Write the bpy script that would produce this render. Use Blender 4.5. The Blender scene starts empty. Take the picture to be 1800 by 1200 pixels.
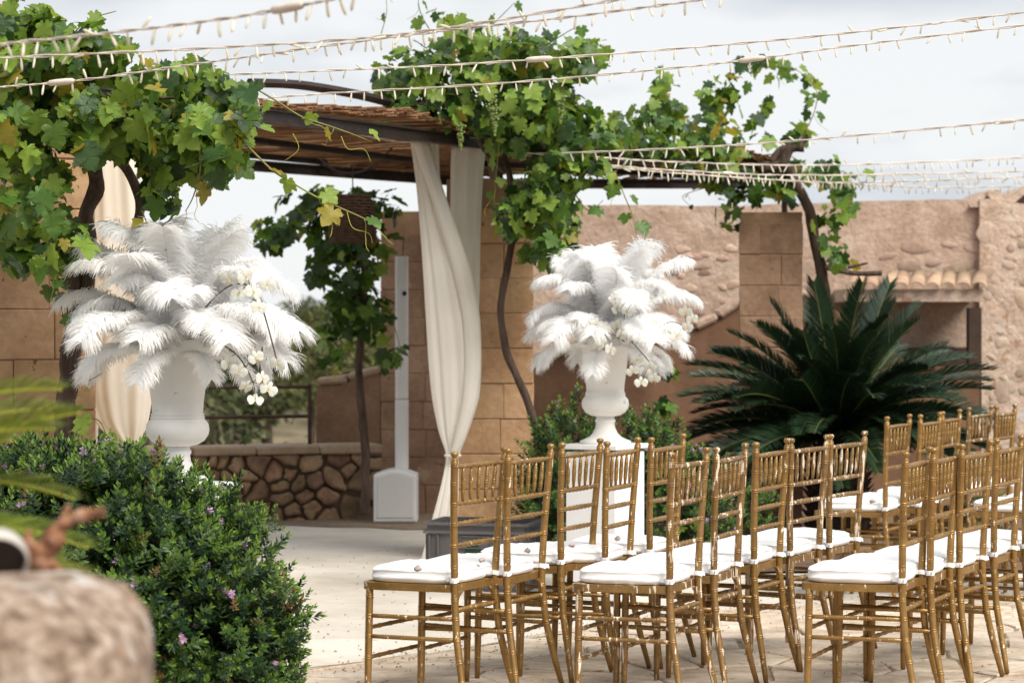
import bpy, bmesh, math, random
from mathutils import Vector, Matrix, Quaternion, noise
random.seed(7)
R = math.radians
sc = bpy.context.scene
COL = sc.collection
# ------------------------------------------------------------------ camera, sky, sun, exposure
H = 1.36; F = 4250.0
cam = bpy.data.cameras.new('camera'); cam_o = bpy.data.objects.new('camera', cam); COL.objects.link(cam_o)
cam.lens = 85; cam.sensor_width = 36; cam.clip_start = 0.1; cam.clip_end = 3000
cam_o.location = (0, 0, H); cam_o.rotation_euler = (R(90 - 0.32), 0, 0)
cam.dof.use_dof = True; cam.dof.focus_distance = 9.1; cam.dof.aperture_fstop = 4.8
sc.camera = cam_o
SUN_DIR = Vector((0.50, -0.58, 0.90)).normalized()
world = bpy.data.worlds.new('World'); sc.world = world; world.use_nodes = True
def setup_world():
    nt = world.node_tree; N = nt.nodes; L = nt.links; N.clear()
    out = N.new('ShaderNodeOutputWorld'); bg = N.new('ShaderNodeBackground'); bg2 = N.new('ShaderNodeBackground')
    sky = N.new('ShaderNodeTexSky'); sky.sky_type = 'NISHITA'; sky.sun_disc = False
    sky.sun_elevation = math.asin(SUN_DIR.z); sky.sun_rotation = math.atan2(SUN_DIR.x, SUN_DIR.y)
    L.new(sky.outputs[0], bg.inputs[0]); bg.inputs[1].default_value = 0.06
    tc = N.new('ShaderNodeTexCoord'); mp = N.new('ShaderNodeMapping'); mp.inputs['Scale'].default_value = (1.3, 1.3, 5.0)
    mp.inputs['Location'].default_value = (0.35, 0.1, 0.42)
    nz = N.new('ShaderNodeTexNoise'); nz.inputs['Scale'].default_value = 3.2; nz.inputs['Detail'].default_value = 5; nz.inputs['Roughness'].default_value = 0.5
    cr = N.new('ShaderNodeValToRGB'); e = cr.color_ramp.elements
    e[0].position = 0.38; e[0].color = (0.52, 0.57, 0.635, 1); e[1].position = 0.57; e[1].color = (0.86, 0.875, 0.885, 1)
    L.new(tc.outputs['Generated'], mp.inputs[0]); L.new(mp.outputs[0], nz.inputs['Vector']); L.new(nz.outputs[0], cr.inputs[0]); L.new(cr.outputs[0], bg2.inputs[0])
    bg2.inputs[1].default_value = 0.58
    mx = N.new('ShaderNodeMixShader'); mx.inputs[0].default_value = 0.93
    L.new(bg.outputs[0], mx.inputs[1]); L.new(bg2.outputs[0], mx.inputs[2]); L.new(mx.outputs[0], out.inputs[0])
setup_world()
sl = bpy.data.lights.new('sun', 'SUN'); sun = bpy.data.objects.new('sun', sl); COL.objects.link(sun)
sl.energy = 2.9; sl.angle = R(38); sl.color = (1.0, 0.94, 0.86)
sun.rotation_euler = SUN_DIR.to_track_quat('Z', 'Y').to_euler()
sc.view_settings.view_transform = 'Standard'; sc.view_settings.look = 'None'
sc.view_settings.exposure = 0.92; sc.view_settings.gamma = 1.0; sc.view_settings.use_curve_mapping = False
sc.render.engine = 'CYCLES'; sc.cycles.use_denoising = True
sc.cycles.max_bounces = 10; sc.cycles.diffuse_bounces = 7; sc.cycles.transparent_max_bounces = 8

# ------------------------------------------------------------------ helpers
def P(px, py, D):
    """a point of the place: D metres away along the view axis, at bearing px/py of the 1800x1200 survey photograph"""
    return Vector(((px - 900) * D / F, D, H + (576 - py) * D / F))
def link(o, parent=None):
    COL.objects.link(o)
    if parent is not None: o.parent = parent
    return o
def tag(o, label=None, cat=None, group=None, kind=None):
    if label: o['label'] = label
    if cat: o['category'] = cat
    if group: o['group'] = group
    if kind: o['kind'] = kind
    return o
def thing(name, label, cat, loc=(0, 0, 0), rz=0, group=None):
    o = bpy.data.objects.new(name, None); o.empty_display_size = 0.1
    o.location = loc; o.rotation_euler = (0, 0, rz); COL.objects.link(o)
    return tag(o, label, cat, group)
class MB:
    def __init__(s): s.v = []; s.f = []; s.m = []
    def add(s, vs, fs, mi=0):
        b = len(s.v); s.v.extend([tuple(v) for v in vs]); s.f.extend([tuple(b + i for i in f) for f in fs]); s.m.extend([mi] * len(fs)); return s
    def box(s, c, d, mi=0, rot=None):
        cx, cy, cz = c; hx, hy, hz = d[0] / 2, d[1] / 2, d[2] / 2
        vs = [Vector((x, y, z)) for z in (-hz, hz) for y in (-hy, hy) for x in (-hx, hx)]
        if rot is not None: vs = [rot @ v for v in vs]
        vs = [v + Vector(c) for v in vs]
        return s.add(vs, [(0, 2, 3, 1), (4, 5, 7, 6), (0, 1, 5, 4), (2, 6, 7, 3), (0, 4, 6, 2), (1, 3, 7, 5)], mi)
    def tube(s, pts, rad, n=8, mi=0, cap=True):
        pts = [Vector(p) for p in pts]
        if not isinstance(rad, (list, tuple)): rad = [rad] * len(pts)
        ref = None; vs = []
        for i, p in enumerate(pts):
            t = (pts[min(i + 1, len(pts) - 1)] - pts[max(i - 1, 0)])
            if t.length < 1e-9: t = Vector((0, 0, 1))
            t.normalize()
            if ref is None:
                ref = t.cross(Vector((0, 0, 1)) if abs(t.z) < 0.9 else Vector((1, 0, 0))).normalized()
            else:
                ref = (ref - t * ref.dot(t)); ref = ref.normalized() if ref.length > 1e-6 else t.orthogonal().normalized()
            b = t.cross(ref)
            for k in range(n):
                a = 2 * math.pi * k / n
                vs.append(p + (ref * math.cos(a) + b * math.sin(a)) * rad[i])
        fs = []
        for i in range(len(pts) - 1):
            for k in range(n):
                k2 = (k + 1) % n
                fs.append((i * n + k, i * n + k2, (i + 1) * n + k2, (i + 1) * n + k))
        if cap:
            fs.append(tuple(range(n - 1, -1, -1))); fs.append(tuple((len(pts) - 1) * n + k for k in range(n)))
        return s.add(vs, fs, mi)
    def lathe(s, prof, n=32, mi=0, c=(0, 0, 0)):
        vs = [];
        for r, z in prof:
            for k in range(n):
                a = 2 * math.pi * k / n; vs.append((c[0] + r * math.cos(a), c[1] + r * math.sin(a), c[2] + z))
        fs = []
        for i in range(len(prof) - 1):
            for k in range(n):
                k2 = (k + 1) % n; fs.append((i * n + k, i * n + k2, (i + 1) * n + k2, (i + 1) * n + k))
        fs.append(tuple(range(n - 1, -1, -1))); fs.append(tuple((len(prof) - 1) * n + k for k in range(n)))
        return s.add(vs, fs, mi)
    def prism(s, poly, to3, d0, d1, mi=0, inset=0.0):
        """poly: 2D ccw list, to3(u, v, depth); optional inset chamfer at the outer side"""
        n = len(poly)
        cx = sum(p[0] for p in poly) / n; cy = sum(p[1] for p in poly) / n
        rings = [(d0, 1.0)]
        if inset > 0:
            rings += [(d1 - inset * 0.7 * (1 if d1 > d0 else -1), 1.0), (d1, None)]
        else: rings += [(d1, 1.0)]
        vs = []
        for d, k in rings:
            for (u, v) in poly:
                if k is None:
                    dx, dy = u - cx, v - cy; l = math.hypot(dx, dy) or 1; q = max(0.0, 1 - inset / l)
                    vs.append(to3(cx + dx * q, cy + dy * q, d))
                else: vs.append(to3(u, v, d))
        fs = []
        for i in range(len(rings) - 1):
            for k in range(n):
                k2 = (k + 1) % n; fs.append((i * n + k, i * n + k2, (i + 1) * n + k2, (i + 1) * n + k))
        fs.append(tuple(range(n - 1, -1, -1))); fs.append(tuple((len(rings) - 1) * n + k for k in range(n)))
        return s.add(vs, fs, mi)
    def mesh(s, name, mats, smooth=False):
        me = bpy.data.meshes.new(name); me.from_pydata(s.v, [], s.f)
        for m in (mats if isinstance(mats, (list, tuple)) else [mats]): me.materials.append(m)
        if any(s.m): me.polygons.foreach_set('material_index', s.m)
        me.polygons.foreach_set('use_smooth', [smooth] * len(s.f)); me.update(); return me
    def build(s, name, mats, parent=None, smooth=False, fix=False):
        me = s.mesh(name, mats, smooth)
        if fix: recalc(me)
        return link(bpy.data.objects.new(name, me), parent)
def recalc(me):
    bm = bmesh.new(); bm.from_mesh(me); bmesh.ops.recalc_face_normals(bm, faces=bm.faces); bm.to_mesh(me); bm.free()
def inst(name, me, parent, loc=(0, 0, 0), rot=None, scale=1.0):
    o = bpy.data.objects.new(name, me); link(o, parent)
    if rot is not None: o.rotation_mode = 'QUATERNION'; o.rotation_quaternion = rot
    o.location = loc; o.scale = (scale,) * 3 if not isinstance(scale, (tuple, list)) else scale
    return o
def shift(vs, L): return [Vector(v) - Vector(L) for v in vs]
def block_mesh(name, w, d, h, bev, jit, mat, seed=0, seg=1, taper=0):
    rnd = random.Random(seed)
    bm = bmesh.new(); bmesh.ops.create_cube(bm, size=1)
    for v in bm.verts:
        v.co = Vector((v.co.x * w, v.co.y * d, v.co.z * h)) + Vector([rnd.uniform(-jit, jit) for _ in range(3)])
    bmesh.ops.bevel(bm, geom=list(bm.edges), offset=bev, segments=seg, affect='EDGES', profile=0.6)
    for v in bm.verts: v.co += Vector([rnd.uniform(-jit, jit) * 0.35 for _ in range(3)])
    me = bpy.data.meshes.new(name); bm.to_mesh(me); bm.free(); me.materials.append(mat); return me
def rock_mesh(name, mat, seed, sub=2, amp=0.28, freq=1.6, smooth=True, sc3=(1, 1, 1)):
    bm = bmesh.new(); bmesh.ops.create_icosphere(bm, subdivisions=sub, radius=0.5)
    off = Vector((seed * 13.7, seed * 3.1, seed * 7.7))
    for v in bm.verts:
        n = noise.noise(v.co * freq * 2 + off) * amp + noise.noise(v.co * freq * 5 + off) * amp * 0.35
        v.co = Vector((v.co.x * sc3[0], v.co.y * sc3[1], v.co.z * sc3[2])) * (1 + n)
    me = bpy.data.meshes.new(name); bm.to_mesh(me); bm.free(); me.materials.append(mat)
    me.polygons.foreach_set('use_smooth', [smooth] * len(me.polygons)); return me
def clip(poly, px, py, nx, ny):
    out = []
    for i in range(len(poly)):
        a = poly[i]; b = poly[(i + 1) % len(poly)]
        da = (a[0] - px) * nx + (a[1] - py) * ny; db = (b[0] - px) * nx + (b[1] - py) * ny
        if da <= 0: out.append(a)
        if da * db < 0:
            t = da / (da - db); out.append((a[0] + (b[0] - a[0]) * t, a[1] + (b[1] - a[1]) * t))
    return out
def voronoi(bound, seeds, gap):
    cells = []
    for i, s in enumerate(seeds):
        poly = list(bound)
        for j, q in enumerate(seeds):
            if i == j: continue
            dx, dy = q[0] - s[0], q[1] - s[1]; l = math.hypot(dx, dy)
            if l < 1e-6 or l > 3: continue
            mx, my = (s[0] + q[0]) / 2 - dx / l * gap / 2, (s[1] + q[1]) / 2 - dy / l * gap / 2
            poly = clip(poly, mx, my, dx / l, dy / l)
            if len(poly) < 3: break
        cells.append(poly)
    return cells
def relaxed(bx, by, n, seed, it=3, sx=1.0):
    rnd = random.Random(seed)
    pts = [(rnd.uniform(*bx), rnd.uniform(*by)) for _ in range(n)]
    bound = [(bx[0], by[0]), (bx[1], by[0]), (bx[1], by[1]), (bx[0], by[1])]
    for _ in range(it):
        c = voronoi(bound, pts, 0); new = []
        for p, poly in zip(pts, c):
            if len(poly) < 3: new.append(p); continue
            new.append((sum(q[0] for q in poly) / len(poly) * 0.6 + p[0] * 0.4, sum(q[1] for q in poly) / len(poly) * 0.6 + p[1] * 0.4))
        pts = new
    return bound, pts
def catmull(pts, n=6):
    pts = [Vector(p) for p in pts]; out = []
    for i in range(len(pts) - 1):
        p0 = pts[max(i - 1, 0)]; p1 = pts[i]; p2 = pts[i + 1]; p3 = pts[min(i + 2, len(pts) - 1)]
        for k in range(n):
            t = k / n
            out.append(0.5 * ((2 * p1) + (p2 - p0) * t + (2 * p0 - 5 * p1 + 4 * p2 - p3) * t * t + (3 * p1 - p0 - 3 * p2 + p3) * t ** 3))
    out.append(pts[-1]); return out

# ------------------------------------------------------------------ materials
def mat(name, cols, scale=6.0, rough=0.8, bump=0.0, bscale=None, metal=0.0, spec=0.4, detail=6, dist=0.0,
        transl=0.0, rnd=0.0, stretch=None, coord='pos', spots=None, wear=None, fine=0.0, sheen=0.0, backcol=None, bdist=0.01):
    m = bpy.data.materials.new(name); m.use_nodes = True
    nt = m.node_tree; N = nt.nodes; L = nt.links; b = N['Principled BSDF']; out = N['Material Output']
    if coord == 'pos': g = N.new('ShaderNodeNewGeometry'); vec = g.outputs['Position']
    else: g = N.new('ShaderNodeTexCoord'); vec = g.outputs['Object']
    mp = N.new('ShaderNodeMapping'); L.new(vec, mp.inputs[0])
    if stretch: mp.inputs['Scale'].default_value = stretch
    nz = N.new('ShaderNodeTexNoise'); nz.inputs['Scale'].default_value = scale; nz.inputs['Detail'].default_value = detail
    nz.inputs['Roughness'].default_value = 0.62; nz.inputs['Distortion'].default_value = dist
    L.new(mp.outputs[0], nz.inputs['Vector'])
    cr = N.new('ShaderNodeValToRGB'); L.new(nz.outputs[0], cr.inputs[0])
    e = cr.color_ramp.elements; n = len(cols)
    while len(e) < n: e.new(0.5)
    for i, c in enumerate(cols):
        e[i].position = 0.32 + 0.36 * (i / max(1, n - 1)); e[i].color = (*c, 1)
    col = cr.outputs[0]
    if fine > 0:
        n2 = N.new('ShaderNodeTexNoise'); n2.inputs['Scale'].default_value = scale * 9; n2.inputs['Detail'].default_value = 3
        L.new(mp.outputs[0], n2.inputs['Vector'])
        mr = N.new('ShaderNodeMapRange'); mr.inputs[1].default_value = 0.3; mr.inputs[2].default_value = 0.7; mr.inputs[3].default_value = 1 - fine; mr.inputs[4].default_value = 1 + fine
        L.new(n2.outputs[0], mr.inputs[0]); mm = N.new('ShaderNodeVectorMath'); mm.operation = 'SCALE'
        L.new(col, mm.inputs[0]); L.new(mr.outputs[0], mm.inputs['Scale']); col = mm.outputs[0]
    if spots:   # (scale, threshold, colour)
        for (ss, th, scol) in spots:
            n3 = N.new('ShaderNodeTexNoise'); n3.inputs['Scale'].default_value = ss; n3.inputs['Detail'].default_value = 4
            L.new(mp.outputs[0], n3.inputs['Vector'])
            r3 = N.new('ShaderNodeMapRange'); r3.inputs[1].default_value = th; r3.inputs[2].default_value = th + 0.05; L.new(n3.outputs[0], r3.inputs[0])
            mx = N.new('ShaderNodeMix'); mx.data_type = 'RGBA'; L.new(r3.outputs[0], mx.inputs[0]); L.new(col, mx.inputs[6]); mx.inputs[7].default_value = (*scol, 1); col = mx.outputs[2]
    if rnd > 0:
        oi = N.new('ShaderNodeObjectInfo'); hs = N.new('ShaderNodeHueSaturation')
        mr = N.new('ShaderNodeMapRange'); mr.inputs[3].default_value = 1 - rnd; mr.inputs[4].default_value = 1 + rnd
        L.new(oi.outputs['Random'], mr.inputs[0]); L.new(mr.outputs[0], hs.inputs['Value'])
        mr2 = N.new('ShaderNodeMapRange'); mr2.inputs[3].default_value = 0.5 - rnd * 0.05; mr2.inputs[4].default_value = 0.5 + rnd * 0.05
        mt = N.new('ShaderNodeMath'); mt.operation = 'FRACT'; mu = N.new('ShaderNodeMath'); mu.operation = 'MULTIPLY'; mu.inputs[1].default_value = 17.3
        L.new(oi.outputs['Random'], mu.inputs[0]); L.new(mu.outputs[0], mt.inputs[0]); L.new(mt.outputs[0], mr2.inputs[0]); L.new(mr2.outputs[0], hs.inputs['Hue'])
        L.new(col, hs.inputs['Color']); col = hs.outputs[0]
    L.new(col, b.inputs['Base Color'])
    b.inputs['Roughness'].default_value = rough; b.inputs['Metallic'].default_value = metal; b.inputs['Specular IOR Level'].default_value = spec
    if wear:   # (scale, threshold, colour, stretch)
        n4 = N.new('ShaderNodeTexNoise'); n4.inputs['Scale'].default_value = wear[0]; n4.inputs['Detail'].default_value = 5
        mp4 = N.new('ShaderNodeMapping'); mp4.inputs['Scale'].default_value = wear[3]; L.new(vec, mp4.inputs[0]); L.new(mp4.outputs[0], n4.inputs['Vector'])
        r4 = N.new('ShaderNodeMapRange'); r4.inputs[1].default_value = wear[1]; r4.inputs[2].default_value = wear[1] + 0.03; L.new(n4.outputs[0], r4.inputs[0])
        mx = N.new('ShaderNodeMix'); mx.data_type = 'RGBA'; L.new(r4.outputs[0], mx.inputs[0]); L.new(col, mx.inputs[6]); mx.inputs[7].default_value = (*wear[2], 1)
        L.new(mx.outputs[2], b.inputs['Base Color'])
        mm = N.new('ShaderNodeMapRange'); mm.inputs[3].default_value = metal; mm.inputs[4].default_value = 0; L.new(r4.outputs[0], mm.inputs[0]); L.new(mm.outputs[0], b.inputs['Metallic'])
        mm = N.new('ShaderNodeMapRange'); mm.inputs[3].default_value = rough; mm.inputs[4].default_value = 0.7; L.new(r4.outputs[0], mm.inputs[0]); L.new(mm.outputs[0], b.inputs['Roughness'])
    if bump > 0:
        nb = N.new('ShaderNodeTexNoise'); nb.inputs['Scale'].default_value = bscale or scale * 4; nb.inputs['Detail'].default_value = 8; nb.inputs['Roughness'].default_value = 0.65
        L.new(mp.outputs[0], nb.inputs['Vector']); bp = N.new('ShaderNodeBump'); bp.inputs['Strength'].default_value = bump; bp.inputs['Distance'].default_value = bdist
        L.new(nb.outputs[0], bp.inputs['Height']); L.new(bp.outputs[0], b.inputs['Normal'])
    if sheen > 0: b.inputs['Sheen Weight'].default_value = sheen
    if transl > 0:
        tr = N.new('ShaderNodeBsdfTranslucent'); ms = N.new('ShaderNodeMixShader'); ms.inputs[0].default_value = transl
        if backcol: tr.inputs[0].default_value = (*backcol, 1)
        else: L.new(col, tr.inputs[0])
        L.new(b.outputs[0], ms.inputs[1]); L.new(tr.outputs[0], ms.inputs[2]); L.new(ms.outputs[0], out.inputs[0])
    return m
M = {}
M['gold'] = mat('gold_paint', [(0.22, 0.12, 0.034), (0.33, 0.195, 0.062)], 14, 0.38, 0.12, 90, metal=0.5, spec=0.5, fine=0.12, wear=(75, 0.665, (0.72, 0.62, 0.48), (1, 1, 0.28)))
M['gold_worn'] = mat('worn_gold_paint', [(0.19, 0.105, 0.036), (0.30, 0.18, 0.065)], 14, 0.42, 0.15, 90, metal=0.5, spec=0.5, fine=0.15, wear=(60, 0.585, (0.68, 0.58, 0.45), (1, 1, 0.16)))
M['cushion'] = mat('white_cotton', [(0.80, 0.80, 0.81), (0.86, 0.86, 0.86)], 9, 0.9, 0.25, 30, spec=0.2, sheen=0.2, bdist=0.006)
M['pebble'] = mat('grey_pebble', [(0.30, 0.25, 0.22), (0.50, 0.43, 0.38)], 60, 0.85, 0.4, 120, rnd=0.25)
M['concrete'] = mat('pale_limestone_paving', [(0.43, 0.39, 0.32), (0.54, 0.50, 0.435), (0.61, 0.575, 0.515)], 0.9, 0.85, 0.3, 9, fine=0.05, stretch=(1, 1, 1), spots=[(2.2, 0.62, (0.52, 0.47, 0.39)), (14, 0.685, (0.42, 0.36, 0.29)), (60, 0.72, (0.22, 0.17, 0.13))], rnd=0.04)
M['flag'] = mat('rough_flagstone', [(0.34, 0.265, 0.185), (0.51, 0.42, 0.32), (0.62, 0.545, 0.45)], 3.6, 0.85, 0.9, 14, fine=0.12, stretch=(1, 1.6, 1), spots=[(9, 0.63, (0.30, 0.19, 0.12)), (38, 0.68, (0.16, 0.11, 0.07))], rnd=0.10, bdist=0.02)
M['joint'] = mat('earth_joint', [(0.13, 0.09, 0.06), (0.34, 0.26, 0.18)], 8, 0.95, 0.6, 30)
M['soil'] = mat('planting_soil', [(0.09, 0.055, 0.035), (0.19, 0.12, 0.08)], 5, 0.95, 0.8, 25)
M['gravel'] = mat('brown_gravel_bed', [(0.14, 0.10, 0.07), (0.32, 0.24, 0.17)], 30, 0.95, 0.9, 60)
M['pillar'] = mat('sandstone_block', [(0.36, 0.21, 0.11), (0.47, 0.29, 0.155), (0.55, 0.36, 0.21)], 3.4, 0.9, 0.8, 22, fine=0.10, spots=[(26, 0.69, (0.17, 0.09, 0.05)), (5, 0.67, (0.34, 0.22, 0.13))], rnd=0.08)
M['pillar_shaded'] = mat('shade_toned_sandstone_block', [(0.22, 0.13, 0.08), (0.31, 0.19, 0.12), (0.38, 0.25, 0.165)], 3.4, 0.9, 0.8, 22, fine=0.10, spots=[(26, 0.69, (0.12, 0.07, 0.05)), (5, 0.66, (0.42, 0.31, 0.20))], rnd=0.06)  # sandstone darkened in its base colour to stand in for shade
M['mortar'] = mat('sand_mortar', [(0.24, 0.145, 0.08), (0.34, 0.215, 0.13)], 10, 0.95, 0.5, 40)
M['render'] = mat('pink_lime_render', [(0.32, 0.22, 0.16), (0.43, 0.31, 0.235), (0.52, 0.40, 0.32)], 3.0, 0.95, 1.0, 9, fine=0.14, spots=[(6, 0.66, (0.38, 0.33, 0.29)), (9, 0.70, (0.20, 0.11, 0.07))], bdist=0.03)
M['render_light'] = mat('sunny_rubble_render', [(0.38, 0.265, 0.19), (0.53, 0.40, 0.31), (0.60, 0.48, 0.385)], 5.0, 0.95, 1.0, 12, fine=0.15, spots=[(9, 0.62, (0.36, 0.22, 0.14)), (5, 0.66, (0.50, 0.46, 0.42))], bdist=0.03)  # lit copy of the pink render, sunlight put into its paler colour
M['brown_wall'] = mat('brown_earth_render', [(0.11, 0.058, 0.035), (0.19, 0.105, 0.06)], 2.2, 0.95, 0.5, 14, fine=0.08, spots=[(5, 0.68, (0.17, 0.09, 0.06))])
M['plaster'] = mat('weathered_plaster', [(0.17, 0.10, 0.06), (0.28, 0.17, 0.10)], 4, 0.95, 0.6, 14, fine=0.12)
M['rubble'] = mat('rubble_stone', [(0.14, 0.085, 0.05), (0.27, 0.17, 0.10), (0.38, 0.26, 0.165)], 6, 0.9, 0.8, 25, fine=0.12, rnd=0.28, spots=[(18, 0.68, (0.10, 0.06, 0.04))])
M['dark_mortar'] = mat('dark_rubble_mortar', [(0.06, 0.04, 0.026), (0.12, 0.08, 0.05)], 12, 0.95, 0.6, 40)
M['coping'] = mat('stone_coping', [(0.27, 0.19, 0.13), (0.40, 0.30, 0.21)], 5, 0.9, 0.6, 20, fine=0.1)
M['wallstone'] = mat('embedded_fieldstone', [(0.30, 0.19, 0.13), (0.44, 0.33, 0.26)], 9, 0.9, 0.7, 25, fine=0.1, rnd=0.3)
M['cornerstone'] = mat('pale_fieldstone', [(0.34, 0.23, 0.16), (0.50, 0.40, 0.32)], 9, 0.9, 0.7, 25, fine=0.1, rnd=0.18)
M['tile'] = mat('clay_barrel_tile', [(0.32, 0.205, 0.13), (0.47, 0.34, 0.235)], 9, 0.85, 0.4, 40, fine=0.1, rnd=0.18)
M['darkness'] = mat('opening_shade_and_dark_timber', [(0.035, 0.02, 0.014), (0.06, 0.035, 0.022)], 8, 0.9)  # near-black fill painting the shade of openings; also colours the door post
M['steel'] = mat('black_brown_steel', [(0.018, 0.013, 0.012), (0.045, 0.03, 0.026)], 12, 0.5, 0.1, 60, metal=0.3)
M['rail'] = mat('rusty_rail', [(0.035, 0.02, 0.015), (0.08, 0.04, 0.025)], 14, 0.6, 0.2, 60, metal=0.3)
M['cane'] = mat('dry_cane', [(0.15, 0.07, 0.030), (0.29, 0.15, 0.07), (0.44, 0.28, 0.15)], 7, 0.75, 0.3, 50, fine=0.25, stretch=(0.3, 1, 4), transl=0.35)
M['bark'] = mat('vine_bark', [(0.035, 0.022, 0.016), (0.095, 0.062, 0.045), (0.15, 0.105, 0.08)], 26, 0.95, 1.0, 60, stretch=(1, 1, 0.14), bdist=0.02)
M['stem'] = mat('green_brown_stem', [(0.14, 0.11, 0.03), (0.24, 0.24, 0.05)], 10, 0.6)
M['tendril'] = mat('yellow_tendril', [(0.30, 0.33, 0.05), (0.42, 0.40, 0.07)], 10, 0.6)
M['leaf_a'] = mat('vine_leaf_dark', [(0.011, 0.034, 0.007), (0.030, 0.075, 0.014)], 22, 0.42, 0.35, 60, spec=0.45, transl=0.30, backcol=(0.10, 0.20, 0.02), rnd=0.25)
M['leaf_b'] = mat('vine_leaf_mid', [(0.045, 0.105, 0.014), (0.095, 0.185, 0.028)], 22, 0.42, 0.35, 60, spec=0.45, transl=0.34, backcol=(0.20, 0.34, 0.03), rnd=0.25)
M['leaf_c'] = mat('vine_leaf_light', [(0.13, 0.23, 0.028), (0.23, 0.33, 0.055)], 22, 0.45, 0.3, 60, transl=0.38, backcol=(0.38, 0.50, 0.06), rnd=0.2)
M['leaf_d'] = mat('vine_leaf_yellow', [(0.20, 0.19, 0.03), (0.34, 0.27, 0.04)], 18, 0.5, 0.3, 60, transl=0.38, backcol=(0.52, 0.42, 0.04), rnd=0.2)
M['leaf_c'].node_tree
M['bush_a'] = mat('bush_leaf_deep', [(0.010, 0.034, 0.011), (0.028, 0.070, 0.021)], 30, 0.45, spec=0.45, transl=0.15, rnd=0.2)
M['bush_b'] = mat('bush_leaf_fresh', [(0.04, 0.095, 0.022), (0.095, 0.165, 0.036)], 30, 0.42, spec=0.45, transl=0.2, rnd=0.2)
M['bush_c'] = mat('bush_leaf_lime', [(0.13, 0.23, 0.035), (0.19, 0.30, 0.05)], 30, 0.45, transl=0.3, rnd=0.15)
M['bush_d'] = mat('bush_leaf_bronze', [(0.14, 0.08, 0.03), (0.22, 0.15, 0.05)], 30, 0.5, transl=0.2, rnd=0.15)
M['bush_flower'] = mat('purple_petal', [(0.30, 0.14, 0.30), (0.62, 0.42, 0.58)], 60, 0.6, transl=0.3, rnd=0.2)
M['cycad'] = mat('cycad_leaflet', [(0.008, 0.022, 0.010), (0.018, 0.042, 0.015)], 9, 0.38, spec=0.5, transl=0.06, rnd=0.3)
M['cycad_rib'] = mat('cycad_rib', [(0.07, 0.09, 0.02), (0.13, 0.14, 0.035)], 9, 0.5)
M['cycad_trunk'] = mat('cycad_trunk', [(0.025, 0.015, 0.010), (0.07, 0.045, 0.03)], 20, 0.95, 1.0, 40)
M['frond'] = mat('foreground_palm_leaflet', [(0.07, 0.11, 0.014), (0.22, 0.25, 0.028)], 9, 0.45, transl=0.3, rnd=0.2)
M['frond_rib'] = mat('foreground_palm_rib', [(0.34, 0.36, 0.03), (0.46, 0.44, 0.05)], 9, 0.5)
M['feather'] = mat('ostrich_barb', [(0.93, 0.93, 0.93), (0.96, 0.96, 0.96)], 20, 0.9, spec=0.02, transl=0.62, backcol=(0.97, 0.97, 0.965))
M['quill'] = mat('feather_quill', [(0.52, 0.46, 0.40), (0.66, 0.60, 0.54)], 20, 0.6)
M['urn'] = mat('white_painted_urn', [(0.76, 0.745, 0.71), (0.85, 0.84, 0.81)], 5, 0.62, 0.12, 30, spec=0.35, spots=[(30, 0.70, (0.52, 0.50, 0.46))])
M['plinth'] = mat('white_painted_plinth', [(0.74, 0.745, 0.75), (0.80, 0.80, 0.80)], 3, 0.6, 0.05, 20)
M['petal'] = mat('orchid_petal', [(0.66, 0.66, 0.59), (0.76, 0.76, 0.71)], 30, 0.6, transl=0.3, backcol=(0.85, 0.86, 0.75))
M['lip'] = mat('orchid_lip', [(0.62, 0.33, 0.05), (0.72, 0.55, 0.16)], 60, 0.5)
M['orchid_stem'] = mat('orchid_stem', [(0.035, 0.025, 0.012), (0.09, 0.07, 0.03)], 20, 0.5)
M['cloth'] = mat('cream_voile', [(0.80, 0.775, 0.71), (0.86, 0.84, 0.785)], 2.5, 0.9, 0.15, 30, spec=0.15, transl=0.30, backcol=(0.85, 0.74, 0.56), sheen=0.2)
M['cloth_warm'] = mat('warm_cream_voile', [(0.82, 0.78, 0.69), (0.88, 0.84, 0.77)], 2.5, 0.9, 0.15, 30, spec=0.15, transl=0.40, backcol=(0.92, 0.82, 0.66), sheen=0.2)
M['speaker'] = mat('light_grey_speaker', [(0.68, 0.68, 0.67), (0.74, 0.74, 0.73)], 4, 0.5, 0.0, spec=0.4)
M['speaker_front'] = mat('speaker_mesh_grille', [(0.58, 0.58, 0.57), (0.64, 0.64, 0.63)], 90, 0.7)
M['blue'] = mat('dark_blue_badge', [(0.01, 0.02, 0.06), (0.02, 0.03, 0.08)], 9, 0.5)
M['crate'] = mat('grey_plastic', [(0.085, 0.08, 0.082), (0.115, 0.108, 0.11)], 5, 0.5, 0.05, 40, fine=0.05)
M['dark_green'] = mat('dark_green_print', [(0.008, 0.03, 0.012), (0.012, 0.045, 0.018)], 9, 0.5)
M['wicker'] = mat('dark_wicker', [(0.035, 0.02, 0.012), (0.10, 0.055, 0.03)], 30, 0.8, 0.4, 80)
M['wire'] = mat('cream_cable', [(0.52, 0.44, 0.37), (0.66, 0.59, 0.52)], 20, 0.5)
M['bulb'] = mat('clear_cream_bulb', [(0.72, 0.67, 0.56), (0.86, 0.82, 0.72)], 60, 0.25, spec=0.6, transl=0.35, backcol=(0.9, 0.85, 0.70))
M['rock'] = mat('lichen_rock', [(0.10, 0.065, 0.04), (0.36, 0.26, 0.19), (0.60, 0.50, 0.42)], 40, 0.95, 1.0, 40, fine=0.15, spots=[(20, 0.63, (0.50, 0.23, 0.06)), (14, 0.62, (0.60, 0.57, 0.53))], bdist=0.02)
M['driftwood'] = mat('driftwood', [(0.07, 0.025, 0.012), (0.24, 0.105, 0.05), (0.40, 0.25, 0.17)], 40, 0.85, 0.5, 50)
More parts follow.
